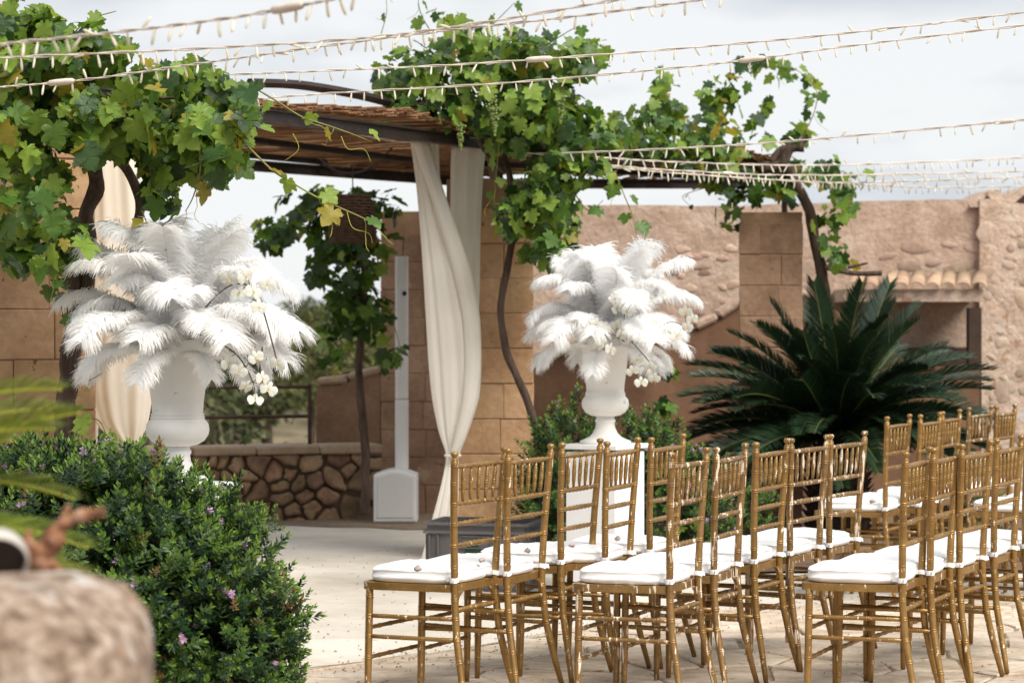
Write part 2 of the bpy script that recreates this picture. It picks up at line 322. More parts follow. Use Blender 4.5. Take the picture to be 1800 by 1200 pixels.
M['lamp_shell'] = mat('white_enamel', [(0.38, 0.35, 0.31), (0.52, 0.49, 0.45)], 9, 0.4)
M['lamp_inside'] = mat('dark_lamp_inside', [(0.02, 0.015, 0.012), (0.05, 0.035, 0.03)], 9, 0.5)
M['hill'] = mat('olive_hill', [(0.05, 0.05, 0.022), (0.10, 0.085, 0.042), (0.17, 0.13, 0.08)], 0.12, 0.95, 0.0, detail=8, fine=0.3)
M['wood_a'] = mat('woodland_dark', [(0.035, 0.045, 0.016), (0.08, 0.09, 0.03)], 0.6, 0.9, transl=0.1)
M['wood_b'] = mat('woodland_olive', [(0.07, 0.08, 0.026), (0.14, 0.14, 0.045)], 0.6, 0.9, transl=0.1)
M['grape'] = mat('green_grape', [(0.14, 0.20, 0.04), (0.22, 0.28, 0.07)], 60, 0.35, transl=0.2, rnd=0.2)

# ------------------------------------------------------------------ ground and terrain
def ground():
    mb = MB(); mb.add([(-60, -60, -0.03), (60, -60, -0.03), (60, 18.9, -0.03), (-60, 18.9, -0.03)], [(0, 1, 2, 3)])
    tag(mb.build('ground', M['soil']), kind='structure')
    # hillside behind: falls away below the terrace and rises to a ridge
    vs = []; fs = []; nx = 90; ny = 70
    for j in range(ny + 1):
        v = j / ny; y = 18.9 + 600 * v ** 2.2
        for i in range(nx + 1):
            u = i / nx - 0.5; x = u * (120 + 2.0 * (y - 18))
            d = y - 18.9
            z = -0.05 - 7 * (1 - math.exp(-d / 14)) + 8.6 * (1 - math.exp(-max(0, d - 45) / 110.0))
            z += noise.noise(Vector((x * 0.02, y * 0.02, 3))) * min(3.0, d * 0.06) + 1.6 * math.exp(-((x + 10) / 60) ** 2) * min(1, max(0, d - 40) / 200)
            vs.append((x, y, z))
    for j in range(ny):
        for i in range(nx):
            a = j * (nx + 1) + i; fs.append((a, a + 1, a + nx + 2, a + nx + 1))
    mb = MB(); mb.add(vs, fs); tag(mb.build('hillside', M['hill'], smooth=True), kind='structure')
    return vs
hill_vs = ground()
def hill_z(x, y):
    d = y - 18.9
    z = -0.05 - 7 * (1 - math.exp(-d / 14)) + 8.6 * (1 - math.exp(-max(0, d - 45) / 110.0))
    return z + noise.noise(Vector((x * 0.02, y * 0.02, 3))) * min(3.0, d * 0.06) + 1.6 * math.exp(-((x + 10) / 60) ** 2) * min(1, max(0, d - 40) / 200)

EDGE = [(-3.0, 8.6), (-0.84, 9.49), (-0.49, 9.9), (-0.24, 10.28), (0.26, 10.9), (0.81, 11.5), (2.6, 12.5), (6.5, 14.0)]
def edge_y(x):
    for (x0, y0), (x1, y1) in zip(EDGE, EDGE[1:]):
        if x0 <= x <= x1: return y0 + (y1 - y0) * (x - x0) / (x1 - x0)
    return EDGE[0][1] if x < EDGE[0][0] else EDGE[-1][1]
def paving():
    # bedding under both kinds of paving, then the pieces
    mb = MB(); mb.add([(-7, -6, -0.012), (9, -6, -0.012), (9, 17.2, -0.012), (-7, 17.2, -0.012)], [(0, 1, 2, 3)])
    bed = tag(mb.build('terrace', M['joint']), kind='structure')
    xs = [-7, 4.2]; ys = [8.2, 10.6, 13.15, 15.4, 16.75]
    for i in range(len(xs) - 1):
        for j in range(len(ys) - 1):
            x0, x1, y0, y1 = xs[i] + 0.003, xs[i + 1] - 0.003, ys[j] + 0.003, ys[j + 1] - 0.003
            sub = 90; low = [max(y0, edge_y(x0 + (x1 - x0) * k / sub) + 0.012 * math.sin(9 * (x0 + (x1 - x0) * k / sub))) for k in range(sub + 1)]
            if min(low) >= y1: continue
            pl = [(x0 + (x1 - x0) * k / sub, min(low[k], y1 - 0.001)) for k in range(sub + 1)] + [(x1, y1), (x0, y1)]
            mb = MB(); mb.prism(pl, lambda u, v, d: (u, v, d), -0.02, 0.0, inset=0.0); mb.build('slab', M['concrete'], bed, fix=True)
    # rough flagstones in front
    bnd, seeds = relaxed((-2.6, 6.0), (7.4, 14.0), 230, 5, 1)
    k = 0
    for poly, s in zip(voronoi(bnd, seeds, 0.017), seeds):
        if len(poly) < 3: continue
        p2 = [(u, min(v, edge_y(u) - 0.012)) for u, v in poly]
        ar = abs(sum(p2[i][0] * p2[(i + 1) % len(p2)][1] - p2[(i + 1) % len(p2)][0] * p2[i][1] for i in range(len(p2)))) / 2
        if ar < 0.004: continue
        rr = random.Random(k); k += 1; z1 = rr.uniform(-0.006, 0.001); tx = rr.uniform(-.004, .004); ty = rr.uniform(-.004, .004)
        cx, cy = s; fine = []
        for i in range(len(p2)):
            a = p2[i]; b = p2[(i + 1) % len(p2)]; fine.append(a)
            l = math.hypot(b[0] - a[0], b[1] - a[1])
            if l > 0.2: fine.append(((a[0] + b[0]) / 2 + rr.uniform(-.012, .012), min((a[1] + b[1]) / 2 + rr.uniform(-.012, .012), edge_y((a[0] + b[0]) / 2) - 0.006)))
        mb = MB(); mb.prism(fine, lambda u, v, d: (u, v, d + (tx * (u - cx) * 2 + ty * (v - cy) * 2 if d > -0.03 else 0)), -0.035, z1, inset=0.008)
        mb.build('flagstone', M['flag'], bed, fix=True)
    mb = MB(); n = 40; vs = []
    for i in range(n + 1):
        x = -4.5 + 5.2 * i / n; vs += [(x, 16.45 + 0.15 * math.sin(x * 3) + 0.05 * math.sin(x * 11), 0.005), (x, 18.4, 0.005)]
    mb.add(vs, [(2 * i, 2 * i + 2, 2 * i + 3, 2 * i + 1) for i in range(n)])
    tag(mb.build('gravel_border', M['gravel']), kind='structure')
    mb = MB(); vs = []; n = 40
    for i in range(n + 1):
        x = 0.15 + 7.5 * i / n; vs += [(x, max(13.3 + 0.1 * math.sin(x * 5), edge_y(x) + 0.2), 0.015), (x, 18.8, 0.03)]
    mb.add(vs, [(2 * i, 2 * i + 2, 2 * i + 3, 2 * i + 1) for i in range(n)])
    tag(mb.build('planting_bed', M['soil']), kind='structure')
paving()

# pebbles and litter on the ground (nobody could count them)
def litter():
    mb = MB(); rnd = random.Random(3)
    for _ in range(2200):
        x = rnd.uniform(-1.5, 4.5); y = rnd.uniform(9, 15)
        if rnd.random() < 0.6: y = edge_y(x) + rnd.gauss(0, 0.25)
        r = rnd.uniform(0.002, 0.007); a = rnd.uniform(0, 6.28)
        vs = [(x + r * math.cos(a + k * 2.09) * rnd.uniform(.6, 1.6), y + r * math.sin(a + k * 2.09) * rnd.uniform(.6, 1.6), 0.003) for k in range(3)] + [(x, y, 0.003 + r)]
        mb.add(vs, [(0, 1, 3), (1, 2, 3), (2, 0, 3), (0, 2, 1)])
    tag(mb.build('leaf_litter', M['joint']), kind='stuff')
litter()

# woodland on the far hillside
def crown_pts(mb, c, r, n, q, rnd, mi):
    for _ in range(n):
        d = Vector((rnd.gauss(0, 1), rnd.gauss(0, 1), rnd.gauss(0, 1))).normalized() * rnd.uniform(0.55, 1.0)
        p = Vector(c) + Vector((d.x * r[0], d.y * r[1], d.z * r[2]))
        a = Vector((rnd.gauss(0, 1), rnd.gauss(0, 1), rnd.gauss(0, 1))).normalized(); b = a.orthogonal().normalized(); a = a.cross(b)
        s = q * rnd.uniform(0.6, 1.4)
        mb.add([p - a * s, p - b * s * 0.6, p + a * s, p + b * s * 0.6], [(0, 1, 2, 3)], mi)
def woodland():
    rnd = random.Random(11); mb = MB()
    for _ in range(330):
        y = 30 + 260 * rnd.random() ** 1.3; x = rnd.uniform(-0.19, 0.02) * y * 1.15
        z = hill_z(x, y); h = rnd.uniform(0.7, 1.7) * (0.7 + y / 300)
        crown_pts(mb, (x, y, z + h * 0.75), (h * rnd.uniform(.7, 1.2), h * .9, h * .75), 110, h * 0.13, rnd, 0 if rnd.random() < 0.5 else 1)
    tag(mb.build('woodland', [M['wood_a'], M['wood_b']]), kind='stuff')
    spots = [(370, 735, 34, .9, 'rounded dark shrubby tree beyond the railing beside the white urn'), (470, 660, 46, 1.1, 'olive tree beyond the top rail, right of the urn'),
             (545, 640, 40, 1.0, 'pale olive tree beyond the railing end post'), (610, 610, 30, .75, 'bright bushy tree just behind the plaster wall'), (410, 620, 60, 1.4, 'largest dark tree on the far slope'),
             (640, 640, 27, .6, 'small yellow-green tree hugging the plaster wall by the far pillar')]
    for (px, py, D, r, lab) in spots:
        c = P(px, py, D); gz = hill_z(c.x, c.y); t = thing('olive_tree', lab, 'tree', (c.x, c.y, gz))
        m1 = MB(); m1.tube([(0, 0, 0), (0.1, 0, (c.z - gz) * 0.5), (0, 0.1, c.z - gz)], [r * .12, r * .08, r * .04], 7); m1.build('trunk', M['bark'], t)
        m2 = MB(); crown_pts(m2, (0, 0, c.z - gz), (r, r, r * .8), 900, r * 0.075, rnd, 0); m2.build('crown', M['wood_b'] if 'p' in lab.split()[0] or 'bright' in lab or 'small' in lab else M['wood_a'], t)
woodland()

# ------------------------------------------------------------------ pillars
BLK = {}
def block_piece(w, d, h, seed, pm='pillar'):
    k = (pm, round(w, 3), round(d, 3), round(h, 3), seed % 4)
    if k not in BLK: BLK[k] = block_mesh('block', w, d, h, 0.004, 0.003, M[pm], seed)
    return BLK[k]
def pillar(name_label, x, y, w, d, h, rz, course=0.205, pm='pillar', group='sandstone block pillars of the pergola'):
    t = thing('stone_pillar', name_label, 'pillar', (x, y, 0), rz, group)
    mb = MB(); mb.box((0, 0, h / 2), (w - 0.012, d - 0.018, h - 0.01)); mb.build('core', M['mortar'], t)
    n = int(h / course); z = 0
    for i in range(n):
        hh = course - 0.005; zc = z + course / 2
        if i % 2 == 0:
            a = w * 0.66; b = w - a
            parts = [(-w / 2 + a / 2, a), (w / 2 - b / 2, b)]
        else:
            a = w * (0.33 if i % 4 == 1 else .62); b = w - a
            parts = [(-w / 2 + a / 2, a), (w / 2 - b / 2, b)]
        for (cx, ww) in parts:
            o = inst('block', block_piece(ww - 0.003, d - random.uniform(0, .008), hh, i, pm), t, (cx + random.uniform(-.002, .002), random.uniform(-.003, .003), zc))
        z += course
    return t
pillar('near left sandstone pillar beside the dark vine trunk and warm curtain', -2.06, 10.05, 0.52, 0.52, 2.26, R(28))
pillar('sandstone pillar directly behind the twisted cream curtain', -0.131, 14.46, 0.52, 0.5, 2.24, 0, 0.2065)
pillar('shaded sandstone pillar behind the white column speaker', -0.715, 18.0, 0.50, 0.5, 2.22, 0, pm='pillar_shaded')
pillar('sandstone pillar above the cycad, left of the tiled ledge', 1.735, 16.2, 0.42, 0.42, 2.13, R(-6), pm='pillar_shaded')

# ------------------------------------------------------------------ farm building right
def poly_wall(name, pts_px, D, thick, m, parent, zbase=-0.05, jit=0.012, n=40):
    """upright wall slab: top profile given by bearings, real thickness"""
    top = [P(px, py, D) for px, py in pts_px]
    pr = []
    for a, b in zip(top, top[1:]):
        k = max(1, int((b.x - a.x) / 0.12))
        for i in range(k): pr.append(a.lerp(b, i / k))
    pr.append(top[-1])
    pr = [Vector((p.x, p.y, p.z + noise.noise(Vector((p.x * 3, D, 0))) * jit)) for p in pr]
    poly = [(pr[0].x, zbase)] + [(pr[-1].x, zbase)] + [(p.x, p.z) for p in reversed(pr)]
    mb = MB(); mb.prism(poly, lambda u, v, d: (u, d, v), D + thick, D, inset=0.0)
    return mb.build(name, m, parent, fix=True)
bld = thing('farm_building', 'long pink rendered farm building with tiled ledge and gabled caps behind the chairs', 'building', (0, 0, 0))
poly_wall('wall', [(905, 362), (1130, 360), (1306, 362), (1420, 357), (1560, 352), (1722, 350)], 20.0, 0.45, M['render'], bld)
poly_wall('corner_wall', [(1722, 349), (1760, 350), (1800, 358), (2000, 360)], 19.93, 0.5, M['render_light'], bld)
m = MB(); c0 = P(1722, 350, 19.93)
m.box((c0.x + 0.24, 20.2, c0.z / 2 - .02), (0.44, 0.46, c0.z - 0.08)); m.build('side_wall', M['render_light'], bld)
# gabled caps on top
for (px, w, py) in ((1740, 60, 334), (1812, 84, 326)):
    a = P(px, 358, 20.0); hw = w / 2 * 20.0 / F * 1.25; hh = (358 - py) * 20.0 / F
    mb = MB(); mb.prism([(a.x - hw, a.z - .03), (a.x + hw, a.z - .03), (a.x + hw, a.z - 0.01), (a.x + hw * .35, a.z + hh), (a.x - hw * .15, a.z + hh), (a.x - hw, a.z - .01)], lambda u, v, d: (u, d, v), 20.9, 19.945)
    cap = mb.build('gable_cap', M['render_light'], bld, fix=True)
    mb = MB(); mb.prism([(a.x - hw * .62, a.z), (a.x + hw * .1, a.z), (a.x - hw * .18, a.z + hh * .6)], lambda u, v, d: (u, d, v), 20.2, 19.937); mb.build('vent_opening', M['darkness'], cap, fix=True)
# ledge with barrel tiles, lintel, painted recess shade
lx0 = P(1480, 0, 19.5).x; lx1 = P(1724, 0, 19.5).x; lz = P(0, 508, 19.4).z
m = MB(); m.box(((lx0 + lx1) / 2, 19.7, lz - 0.05), (lx1 - lx0, 0.6, 0.10)); m.build('lintel', M['render_light'], bld)
tm = MB(); n = 8; prof = []
vs = []; L_ = 0.55
for j, yy in enumerate((0, L_)):
    for rr in (0.064, 0.052):
        for k in range(n + 1):
            a = math.pi * k / n; s_ = 1 - 0.12 * j; vs.append((rr * math.cos(a) * s_, yy, rr * math.sin(a) * s_ * .8 + 0.11 * j))
fs = []
q = n + 1
for k in range(n):
    fs += [(k, k + 1, 2 * q + k + 1, 2 * q + k), (q + k, 3 * q + k, 3 * q + k + 1, q + k + 1), (k, q + k, q + k + 1, k + 1), (2 * q + k, 2 * q + k + 1, 3 * q + k + 1, 3 * q + k)]
tm.add(vs, fs); tile_me = tm.mesh('roof_tile', M['tile'], True); recalc(tile_me)
nt_ = 9
for i in range(nt_):
    inst('roof_tile', tile_me, bld, (lx0 + 0.07 + i * (lx1 - lx0 - .12) / (nt_ - 1), 19.33 + random.uniform(-.015, .015), lz + 0.004 + random.uniform(0, .006)), Quaternion((0, 0, 1), R(random.uniform(-16, -8))), random.uniform(.95, 1.05))
m = MB(); m.box((P(1712, 0, 19.3).x, 19.3, (lz - .15) / 2), (0.10, 0.12, lz - .15)); m.build('door_post', M['darkness'], bld)
m = MB(); m.box((P(1650, 0, 19.85).x, 19.9, 0.95), (0.55, 0.16, 0.5)); m.build('painted_shade_box', M['darkness'], bld)  # solid dark box: shade of the door recess put into its colour
# fieldstones showing through the render
ws = [rock_mesh('fieldstone', M['wallstone'], s, 2, 0.35, 1.2) for s in range(5)]
ws2 = [rock_mesh('fieldstone', M['cornerstone'], s, 2, 0.35, 1.2) for s in range(5)]
rnd = random.Random(4)
for (px, py, w, h) in [(1608, 436, 52, 20), (1668, 430, 28, 14), (1712, 435, 40, 26), (1560, 450, 30, 12), (1600, 468, 44, 22), (1690, 470, 60, 20), (1640, 462, 30, 14)] + \
        [(rnd.uniform(1175, 1300), rnd.uniform(425, 555), rnd.uniform(14, 30), rnd.uniform(9, 17)) for _ in range(24)]:
    p = P(px, py, 20.0); inst('fieldstone', rnd.choice(ws), bld, (p.x, 20.0, p.z), Quaternion((0, 1, 0), rnd.uniform(-.3, .3)), (w * 20 / F, 0.02, h * 20 / F))
for _ in range(44):
    px, py = rnd.uniform(1728, 1830), rnd.uniform(400, 860); p = P(px, py, 19.93); w = rnd.uniform(12, 30)
    inst('fieldstone', rnd.choice(ws2), bld, (p.x, 19.93, p.z), Quaternion((0, 1, 0), rnd.uniform(-.5, .5)), (w * 19.7 / F, 0.018, w * rnd.uniform(.5, 1.4) * 19.7 / F))
# brown parapet wall in front of it
par = thing('parapet_wall', 'brown rendered parapet wall rising to the right behind the right urn', 'wall', (0, 0, 0))
poly_wall('wall_body', [(905, 640), (1000, 622), (1220, 580), (1262, 562), (1306, 532), (1420, 520), (1500, 560), (1600, 640), (1722, 650)], 18.3, 0.3, M['brown_wall'], par)
cp = [(905, 640), (1000, 622), (1220, 580), (1262, 562), (1306, 532), (1420, 520)]
for a, b in zip(cp, cp[1:]):
    A = P(a[0], a[1], 18.3); B = P(b[0], b[1], 18.3); mid = (A + B) / 2; ang = math.atan2(B.z - A.z, B.x - A.x)
    me = block_mesh('coping_stone', (B - A).length - 0.012, 0.36, 0.06, 0.02, 0.008, M['render'], int(a[0]))
    inst('coping_stone', me, par, (mid.x, 18.44, mid.z + 0.03), Quaternion((0, 1, 0), -ang))

# ------------------------------------------------------------------ low rubble wall, plaster wall and railing on the left
WA = Vector((-3.1, 16.55, 0)); WB = Vector((-0.93, 17.25, 0)); wd = (WB - WA).normalized(); wn = Vector((wd.y, -wd.x, 0)); WL = (WB - WA).length
rw = thing('rubble_wall', 'low dry rubble stone wall with pale coping, left of the white speaker', 'wall', WA)
def w3(u, v, d): p = wd * u + wn * (d + (0.012 * noise.noise(Vector((u * 9, v * 9, 2))) if d > -.05 else 0)); return (p.x, p.y, v)
mb = MB(); mb.prism([(0, -.05), (WL, -.05), (WL, .47), (0, .47)], w3, -0.38, -0.028); mb.build('mortar_core', M['dark_mortar'], rw, fix=True)
bnd, seeds = relaxed((0, WL), (-0.04, 0.47), 84, 12, 1)
for i, poly in enumerate(voronoi(bnd, seeds, 0.012)):
    if len(poly) < 3: continue
    rr = random.Random(i); cx, cy = seeds[i]
    pl = [(cx + (u - cx) * rr.uniform(.80, 1.02), cy + (v - cy) * rr.uniform(.80, 1.02)) for u, v in poly]
    q = []
    for k in range(len(pl)):
        a, b = pl[k], pl[(k + 1) % len(pl)]; q.append((a[0] * .86 + b[0] * .14, a[1] * .86 + b[1] * .14)); q.append(((a[0] + b[0]) / 2 + rr.uniform(-.009, .009), (a[1] + b[1]) / 2 + rr.uniform(-.009, .009))); q.append((a[0] * .14 + b[0] * .86, a[1] * .14 + b[1] * .86))
    pl = q
    mb = MB(); mb.prism(pl, w3, -0.06, rr.uniform(0.0, 0.045), inset=0.020); mb.build('stone', M['rubble'], rw, fix=True)
for i in range(5):
    l = WL / 5; me = block_mesh('coping_stone', l - 0.006, 0.42, 0.06, 0.012, 0.005, M['coping'], i)
    p = wd * (l * (i + .5)) - wn * 0.17; inst('coping_stone', me, rw, (p.x, p.y, 0.5), Quaternion((0, 0, 1), math.atan2(wd.y, wd.x)))
pw = thing('plaster_wall', 'raised weathered plaster wall stub between the railing and the shaded pillar', 'wall', (0, 0, 0))
poly_wall('wall_body', [(556, 678), (600, 674), (628, 662), (668, 656)], 17.75, 0.3, M['plaster'], pw)
for (a, b) in (((556, 676), (612, 669)), ((613, 668), (668, 655))):
    A = P(a[0], a[1], 17.75); B = P(b[0], b[1], 17.75); mid = (A + B) / 2
    inst('coping_stone', block_mesh('coping_stone', (B - A).length, 0.36, 0.06, 0.02, 0.01, M['coping'], int(a[0])), pw, (mid.x, 17.9, mid.z + .02), Quaternion((0, 1, 0), -math.atan2(B.z - A.z, B.x - A.x)))
rl = thing('metal_railing', 'rusty two-rail iron railing standing on the rubble wall', 'railing', (WA.x, WA.y, 0.53))
def rp(u, z): p = wd * u - wn * 0.2; return Vector((p.x, p.y, z))
uend = 1.80
for z in (0.20, 0.41):
    mb = MB(); mb.tube([rp(-1.2, z), rp(uend, z)], 0.013, 8); mb.build('rail', M['rail'], rl)
for u in (uend, uend - 1.25, uend - 2.5):
    mb = MB(); mb.tube([rp(u, -.01), rp(u, 0.425)], 0.014, 8); mb.build('post', M['rail'], rl)

# ------------------------------------------------------------------ pergola roof
A_ = Vector((-1.84, 9.9, 2.33)); C_ = Vector((-0.13, 14.2, 2.44)); R_ = Vector((1.80, 16.1, 2.40))
F_ = Vector((-0.13, 17.8, 2.42)); B_ = Vector((-2.1, 15.3, 2.42)); R2 = Vector((2.1, 17.8, 2.42))
roof = thing('pergola_roof', 'dark steel pergola roof covered with brown cane matting', 'pergola', (0, 0, 0))
def beam(a, b, w, h, m_, parent, name='beam'):
    a = Vector(a); b = Vector(b); d = (b - a); l = d.length; rot = d.to_track_quat('X', 'Z').to_matrix()
    mb = MB(); mb.box((0, 0, 0), (l, w, h * .16), 0); mb.v = []; mb.f = []; mb.m = []
    c = (a + b) / 2
    for (cz, hh, ww) in ((h / 2 - h * .08, h * .16, w), (0, h * .68, w * .3), (-h / 2 + h * .08, h * .16, w)):
        mb.box(c + rot @ Vector((0, 0, cz)), (l, ww, hh), 0, rot)
    return mb.build(name, m_, parent)
def lerpV(a, b, t): return a + (b - a) * t
beam(A_, C_, 0.05, 0.07, M['steel'], roof); beam(C_, R_, 0.05, 0.07, M['steel'], roof)
beam(B_, F_, 0.06, 0.07, M['steel'], roof); beam(F_, R2, 0.06, 0.07, M['steel'], roof)
dirc = Vector((-0.93, 0.36, 0))
for s_ in (0.9, 1.9):
    beam(A_ + dirc * s_ + Vector((0, 0, 0.02)), C_ + dirc * s_ * .6 + Vector((0, 0.9, -.02)), 0.04, 0.035, M['steel'], roof)
beam(C_ + Vector((-.2, 1.3, -.02)), R_ + Vector((0, .7, -.02)), 0.04, 0.035, M['steel'], roof)
beam(C_, F_, 0.05, 0.08, M['steel'], roof)
beam(A_, B_, 0.05, 0.08, M['steel'], roof)
mb = MB(); rnd = random.Random(21)
def cane(a, b):
    n_ = 5; pts = []
    ph = rnd.uniform(0, 6)
    for i in range(n_):
        t = i / (n_ - 1); p = a.lerp(b, t); p.z += 0.012 * math.sin(t * 5 + ph) + 0.035 * noise.noise(Vector((p.x * 1.1, p.y * 1.1, 1)))
        pts.append(p)
    mb.tube(pts, [rnd.uniform(.004, .0075)] * n_, 4)
def canes(a, b, dr, stop, step, lift):
    n_ = int((b - a).length / step)
    for i in range(n_):
        s0 = a.lerp(b, i / n_); z = s0.z + lift + rnd.uniform(0, 0.03)
        d = (dr + Vector((rnd.gauss(0, .02), rnd.gauss(0, .02), 0))).normalized()
        hump = 0.05 * max(0, math.sin((i / n_) * 9 + 1.2)) ** 2
        st = s0 - d * rnd.uniform(.01, .07); st.z = z + hump
        Lm = stop(s0, d); en = s0 + d * (Lm + rnd.uniform(-.05, .1)); en.z = F_.z + .06 + rnd.uniform(0, .03)
        if Lm > .15: cane(st, en)
def line_hit(p, d, a, b):
    ex, ey = b.x - a.x, b.y - a.y; den = d.x * ey - d.y * ex
    if abs(den) < 1e-6: return 9
    t = ((a.x - p.x) * ey - (a.y - p.y) * ex) / den
    return t if t > 0 else 9
canes(A_, C_, dirc, lambda p, d: min(3.0, line_hit(p, d, B_, F_)), 0.009, 0.045)
canes(C_, F_, dirc, lambda p, d: min(3.0, line_hit(p, d, B_, F_)), 0.010, 0.045)
canes(C_, R_, Vector((-0.35, 0.94, 0)), lambda p, d: line_hit(p, d, F_, R2), 0.009, 0.045)
canes(C_, R_, Vector((-0.85, 0.5, 0)), lambda p, d: min(line_hit(p, d, F_, R2), line_hit(p, d, C_, F_)), 0.02, 0.05)
tag(mb.build('cane_mat', M['cane'], roof), kind='stuff')
for (c, zt) in ((Vector((-0.07, 14.25, 0)), 2.24), (Vector((1.83, 16.25, 0)), 2.13)):
    mb = MB(); mb.box((c.x, c.y, (zt + 2.45) / 2), (0.035, 0.035, 2.45 - zt)); mb.build('post_stub', M['steel'], roof)
arch = [P(440, 146, 12.2), P(520, 149, 12.6), P(600, 161, 13.0), P(660, 174, 13.3), P(720, 192, 13.6), P(790, 217, 13.9), P(850, 240, 14.2)]
mb = MB(); mb.tube(catmull(arch, 4), 0.026, 6); mb.build('arched_beam', M['steel'], roof)
mb = MB(); mb.tube(catmull([P(560, 278, 15.4), P(590, 300, 15.4), P(630, 303, 15.3), P(665, 285, 15.2), P(690, 258, 15)], 5), 0.008, 5); mb.build('cable', M['steel'], roof)

# wicker lamp hanging from the roof
lp = P(620, 385, 15.6)
wl = thing('wicker_pendant', 'dark woven wicker pendant lamp hanging under the cane roof', 'lamp', lp)
mb = MB(); nr = 15
for i in range(nr):
    t = i / (nr - 1); z = 0.14 - 0.28 * t; r = 0.115 + 0.035 * math.sin(t * 2.2)
    ring = [(r * math.cos(a) * 1.0, r * math.sin(a), z + 0.003 * math.sin(a * 12 + i * 3.14)) for a in [2 * math.pi * k / 36 for k in range(37)]]
    mb.tube(ring, 0.0105, 5, cap=False)
mb.build('woven_bands', M['wicker'], wl)
mb = MB()
for k in range(18):
    a = 2 * math.pi * k / 18; mb.tube([((0.115 + 0.035 * math.sin(t * 2.2)) * math.cos(a) * .97, (0.115 + 0.035 * math.sin(t * 2.2)) * math.sin(a) * .97, 0.14 - .28 * t) for t in (0, .33, .66, 1)], 0.006, 5)
mb.tube([(0.115 * math.cos(a), 0.115 * math.sin(a), .145) for a in [2 * math.pi * k / 24 for k in range(25)]], .01, 5, cap=False)
mb.build('ribs', M['wicker'], wl)
mb = MB(); mb.tube([(0, 0, .14), (0, 0, 2.42 - lp.z)], 0.004, 5); mb.tube([(-.115, 0, .145), (.115, 0, .145)], .005, 5); mb.build('cord', M['steel'], wl)

# ------------------------------------------------------------------ curtains
def curtain(name, rows, m_, parent, folds=9, depth=0.45, nseg=96, seed=0, amp=0.28, squash=None):
    """rows: (centre xyz, half width, twist angle) -> bundled folded cloth"""
    rnd = random.Random(seed); ph = [rnd.uniform(0, 6.28) for _ in range(4)]
    fine = []
    for i in range(len(rows) - 1):
        for k in range(6):
            t = k / 6; t = t * t * (3 - 2 * t) if False else t
            a, b = rows[i], rows[i + 1]; fine.append((a[0].lerp(b[0], t), a[1] + (b[1] - a[1]) * t, a[2] + (b[2] - a[2]) * t))
    fine.append(rows[-1]); vs = []
    # smooth
    for _ in range(3):
        fine = [fine[0]] + [((fine[i - 1][0] + fine[i][0] * 2 + fine[i + 1][0]) / 4, (fine[i - 1][1] + fine[i][1] * 2 + fine[i + 1][1]) / 4, (fine[i - 1][2] + fine[i][2] * 2 + fine[i + 1][2]) / 4) for i in range(1, len(fine) - 1)] + [fine[-1]]
    for i, (c, hw, tw) in enumerate(fine):
        for k in range(nseg):
            a = 2 * math.pi * k / nseg
            f = 1 + amp * 0.5 * (math.sin(folds * a + ph[0]) * 0.6 + math.sin((folds * 2 + 1) * a + ph[1]) * 0.25 + 0.35 * math.sin(folds // 2 * a + ph[2] + i * .02)) * min(1, 0.05 / max(hw, .01) + 0.35)
            x = math.cos(a) * hw * (1 + (f - 1) * .35); y = math.sin(a) * hw * depth * f
            x2 = x * math.cos(tw) - y * math.sin(tw); y2 = x * math.sin(tw) + y * math.cos(tw)
            sx = hw / max(1e-4, math.hypot(hw * math.cos(tw), hw * depth * math.sin(tw)))
            vs.append((c.x + x2 * sx, c.y + y2, c.z + (0.004 * math.sin(3 * a) if i == 0 else 0)))
    fs = []
    for i in range(len(fine) - 1):
        for k in range(nseg):
            k2 = (k + 1) % nseg; fs.append((i * nseg + k, i * nseg + k2, (i + 1) * nseg + k2, (i + 1) * nseg + k))
    fs.append(tuple(range(nseg))); fs.append(tuple((len(fine) - 1) * nseg + k for k in range(nseg)))
    mb = MB(); mb.add(vs, fs); return mb.build(name, m_, parent, smooth=True, fix=True)
def crow(xl, xr, y, D, tw=0.0): return (P((xl + xr) / 2, y, D), (xr - xl) / 2 * D / F, tw)
ct = thing('twisted_curtain', 'cream curtain of two crossing drapes tied low before the middle pillar', 'curtain', (0, 0, 0))
Dc = 13.9
curtain('back_drape', [crow(795, 853, 258, Dc + .16), crow(793, 848, 300, Dc + .16), crow(793, 843, 400, Dc + .15), crow(794, 842, 500, Dc + .15), crow(790, 838, 600, Dc + .13), crow(782, 828, 700, Dc + .10), crow(790, 808, 795, Dc + .05)], M['cloth'], ct, 7, 0.5, seed=2, amp=.5)
curtain('front_drape', [crow(720, 771, 243, Dc + .02), crow(731, 773, 320, Dc), crow(738, 792, 400, Dc), crow(743, 818, 480, Dc), crow(748, 838, 570, Dc), crow(752, 847, 640, Dc), crow(758, 843, 700, Dc), crow(771, 823, 760, Dc), crow(786, 806, 800, Dc), crow(776, 806, 850, Dc - .02), crow(760, 804, 910, Dc - .03), crow(746, 806, 960, Dc - .04), crow(738, 808, 988, Dc - .05)], M['cloth'], ct, 8, 0.42, seed=5, amp=.45)
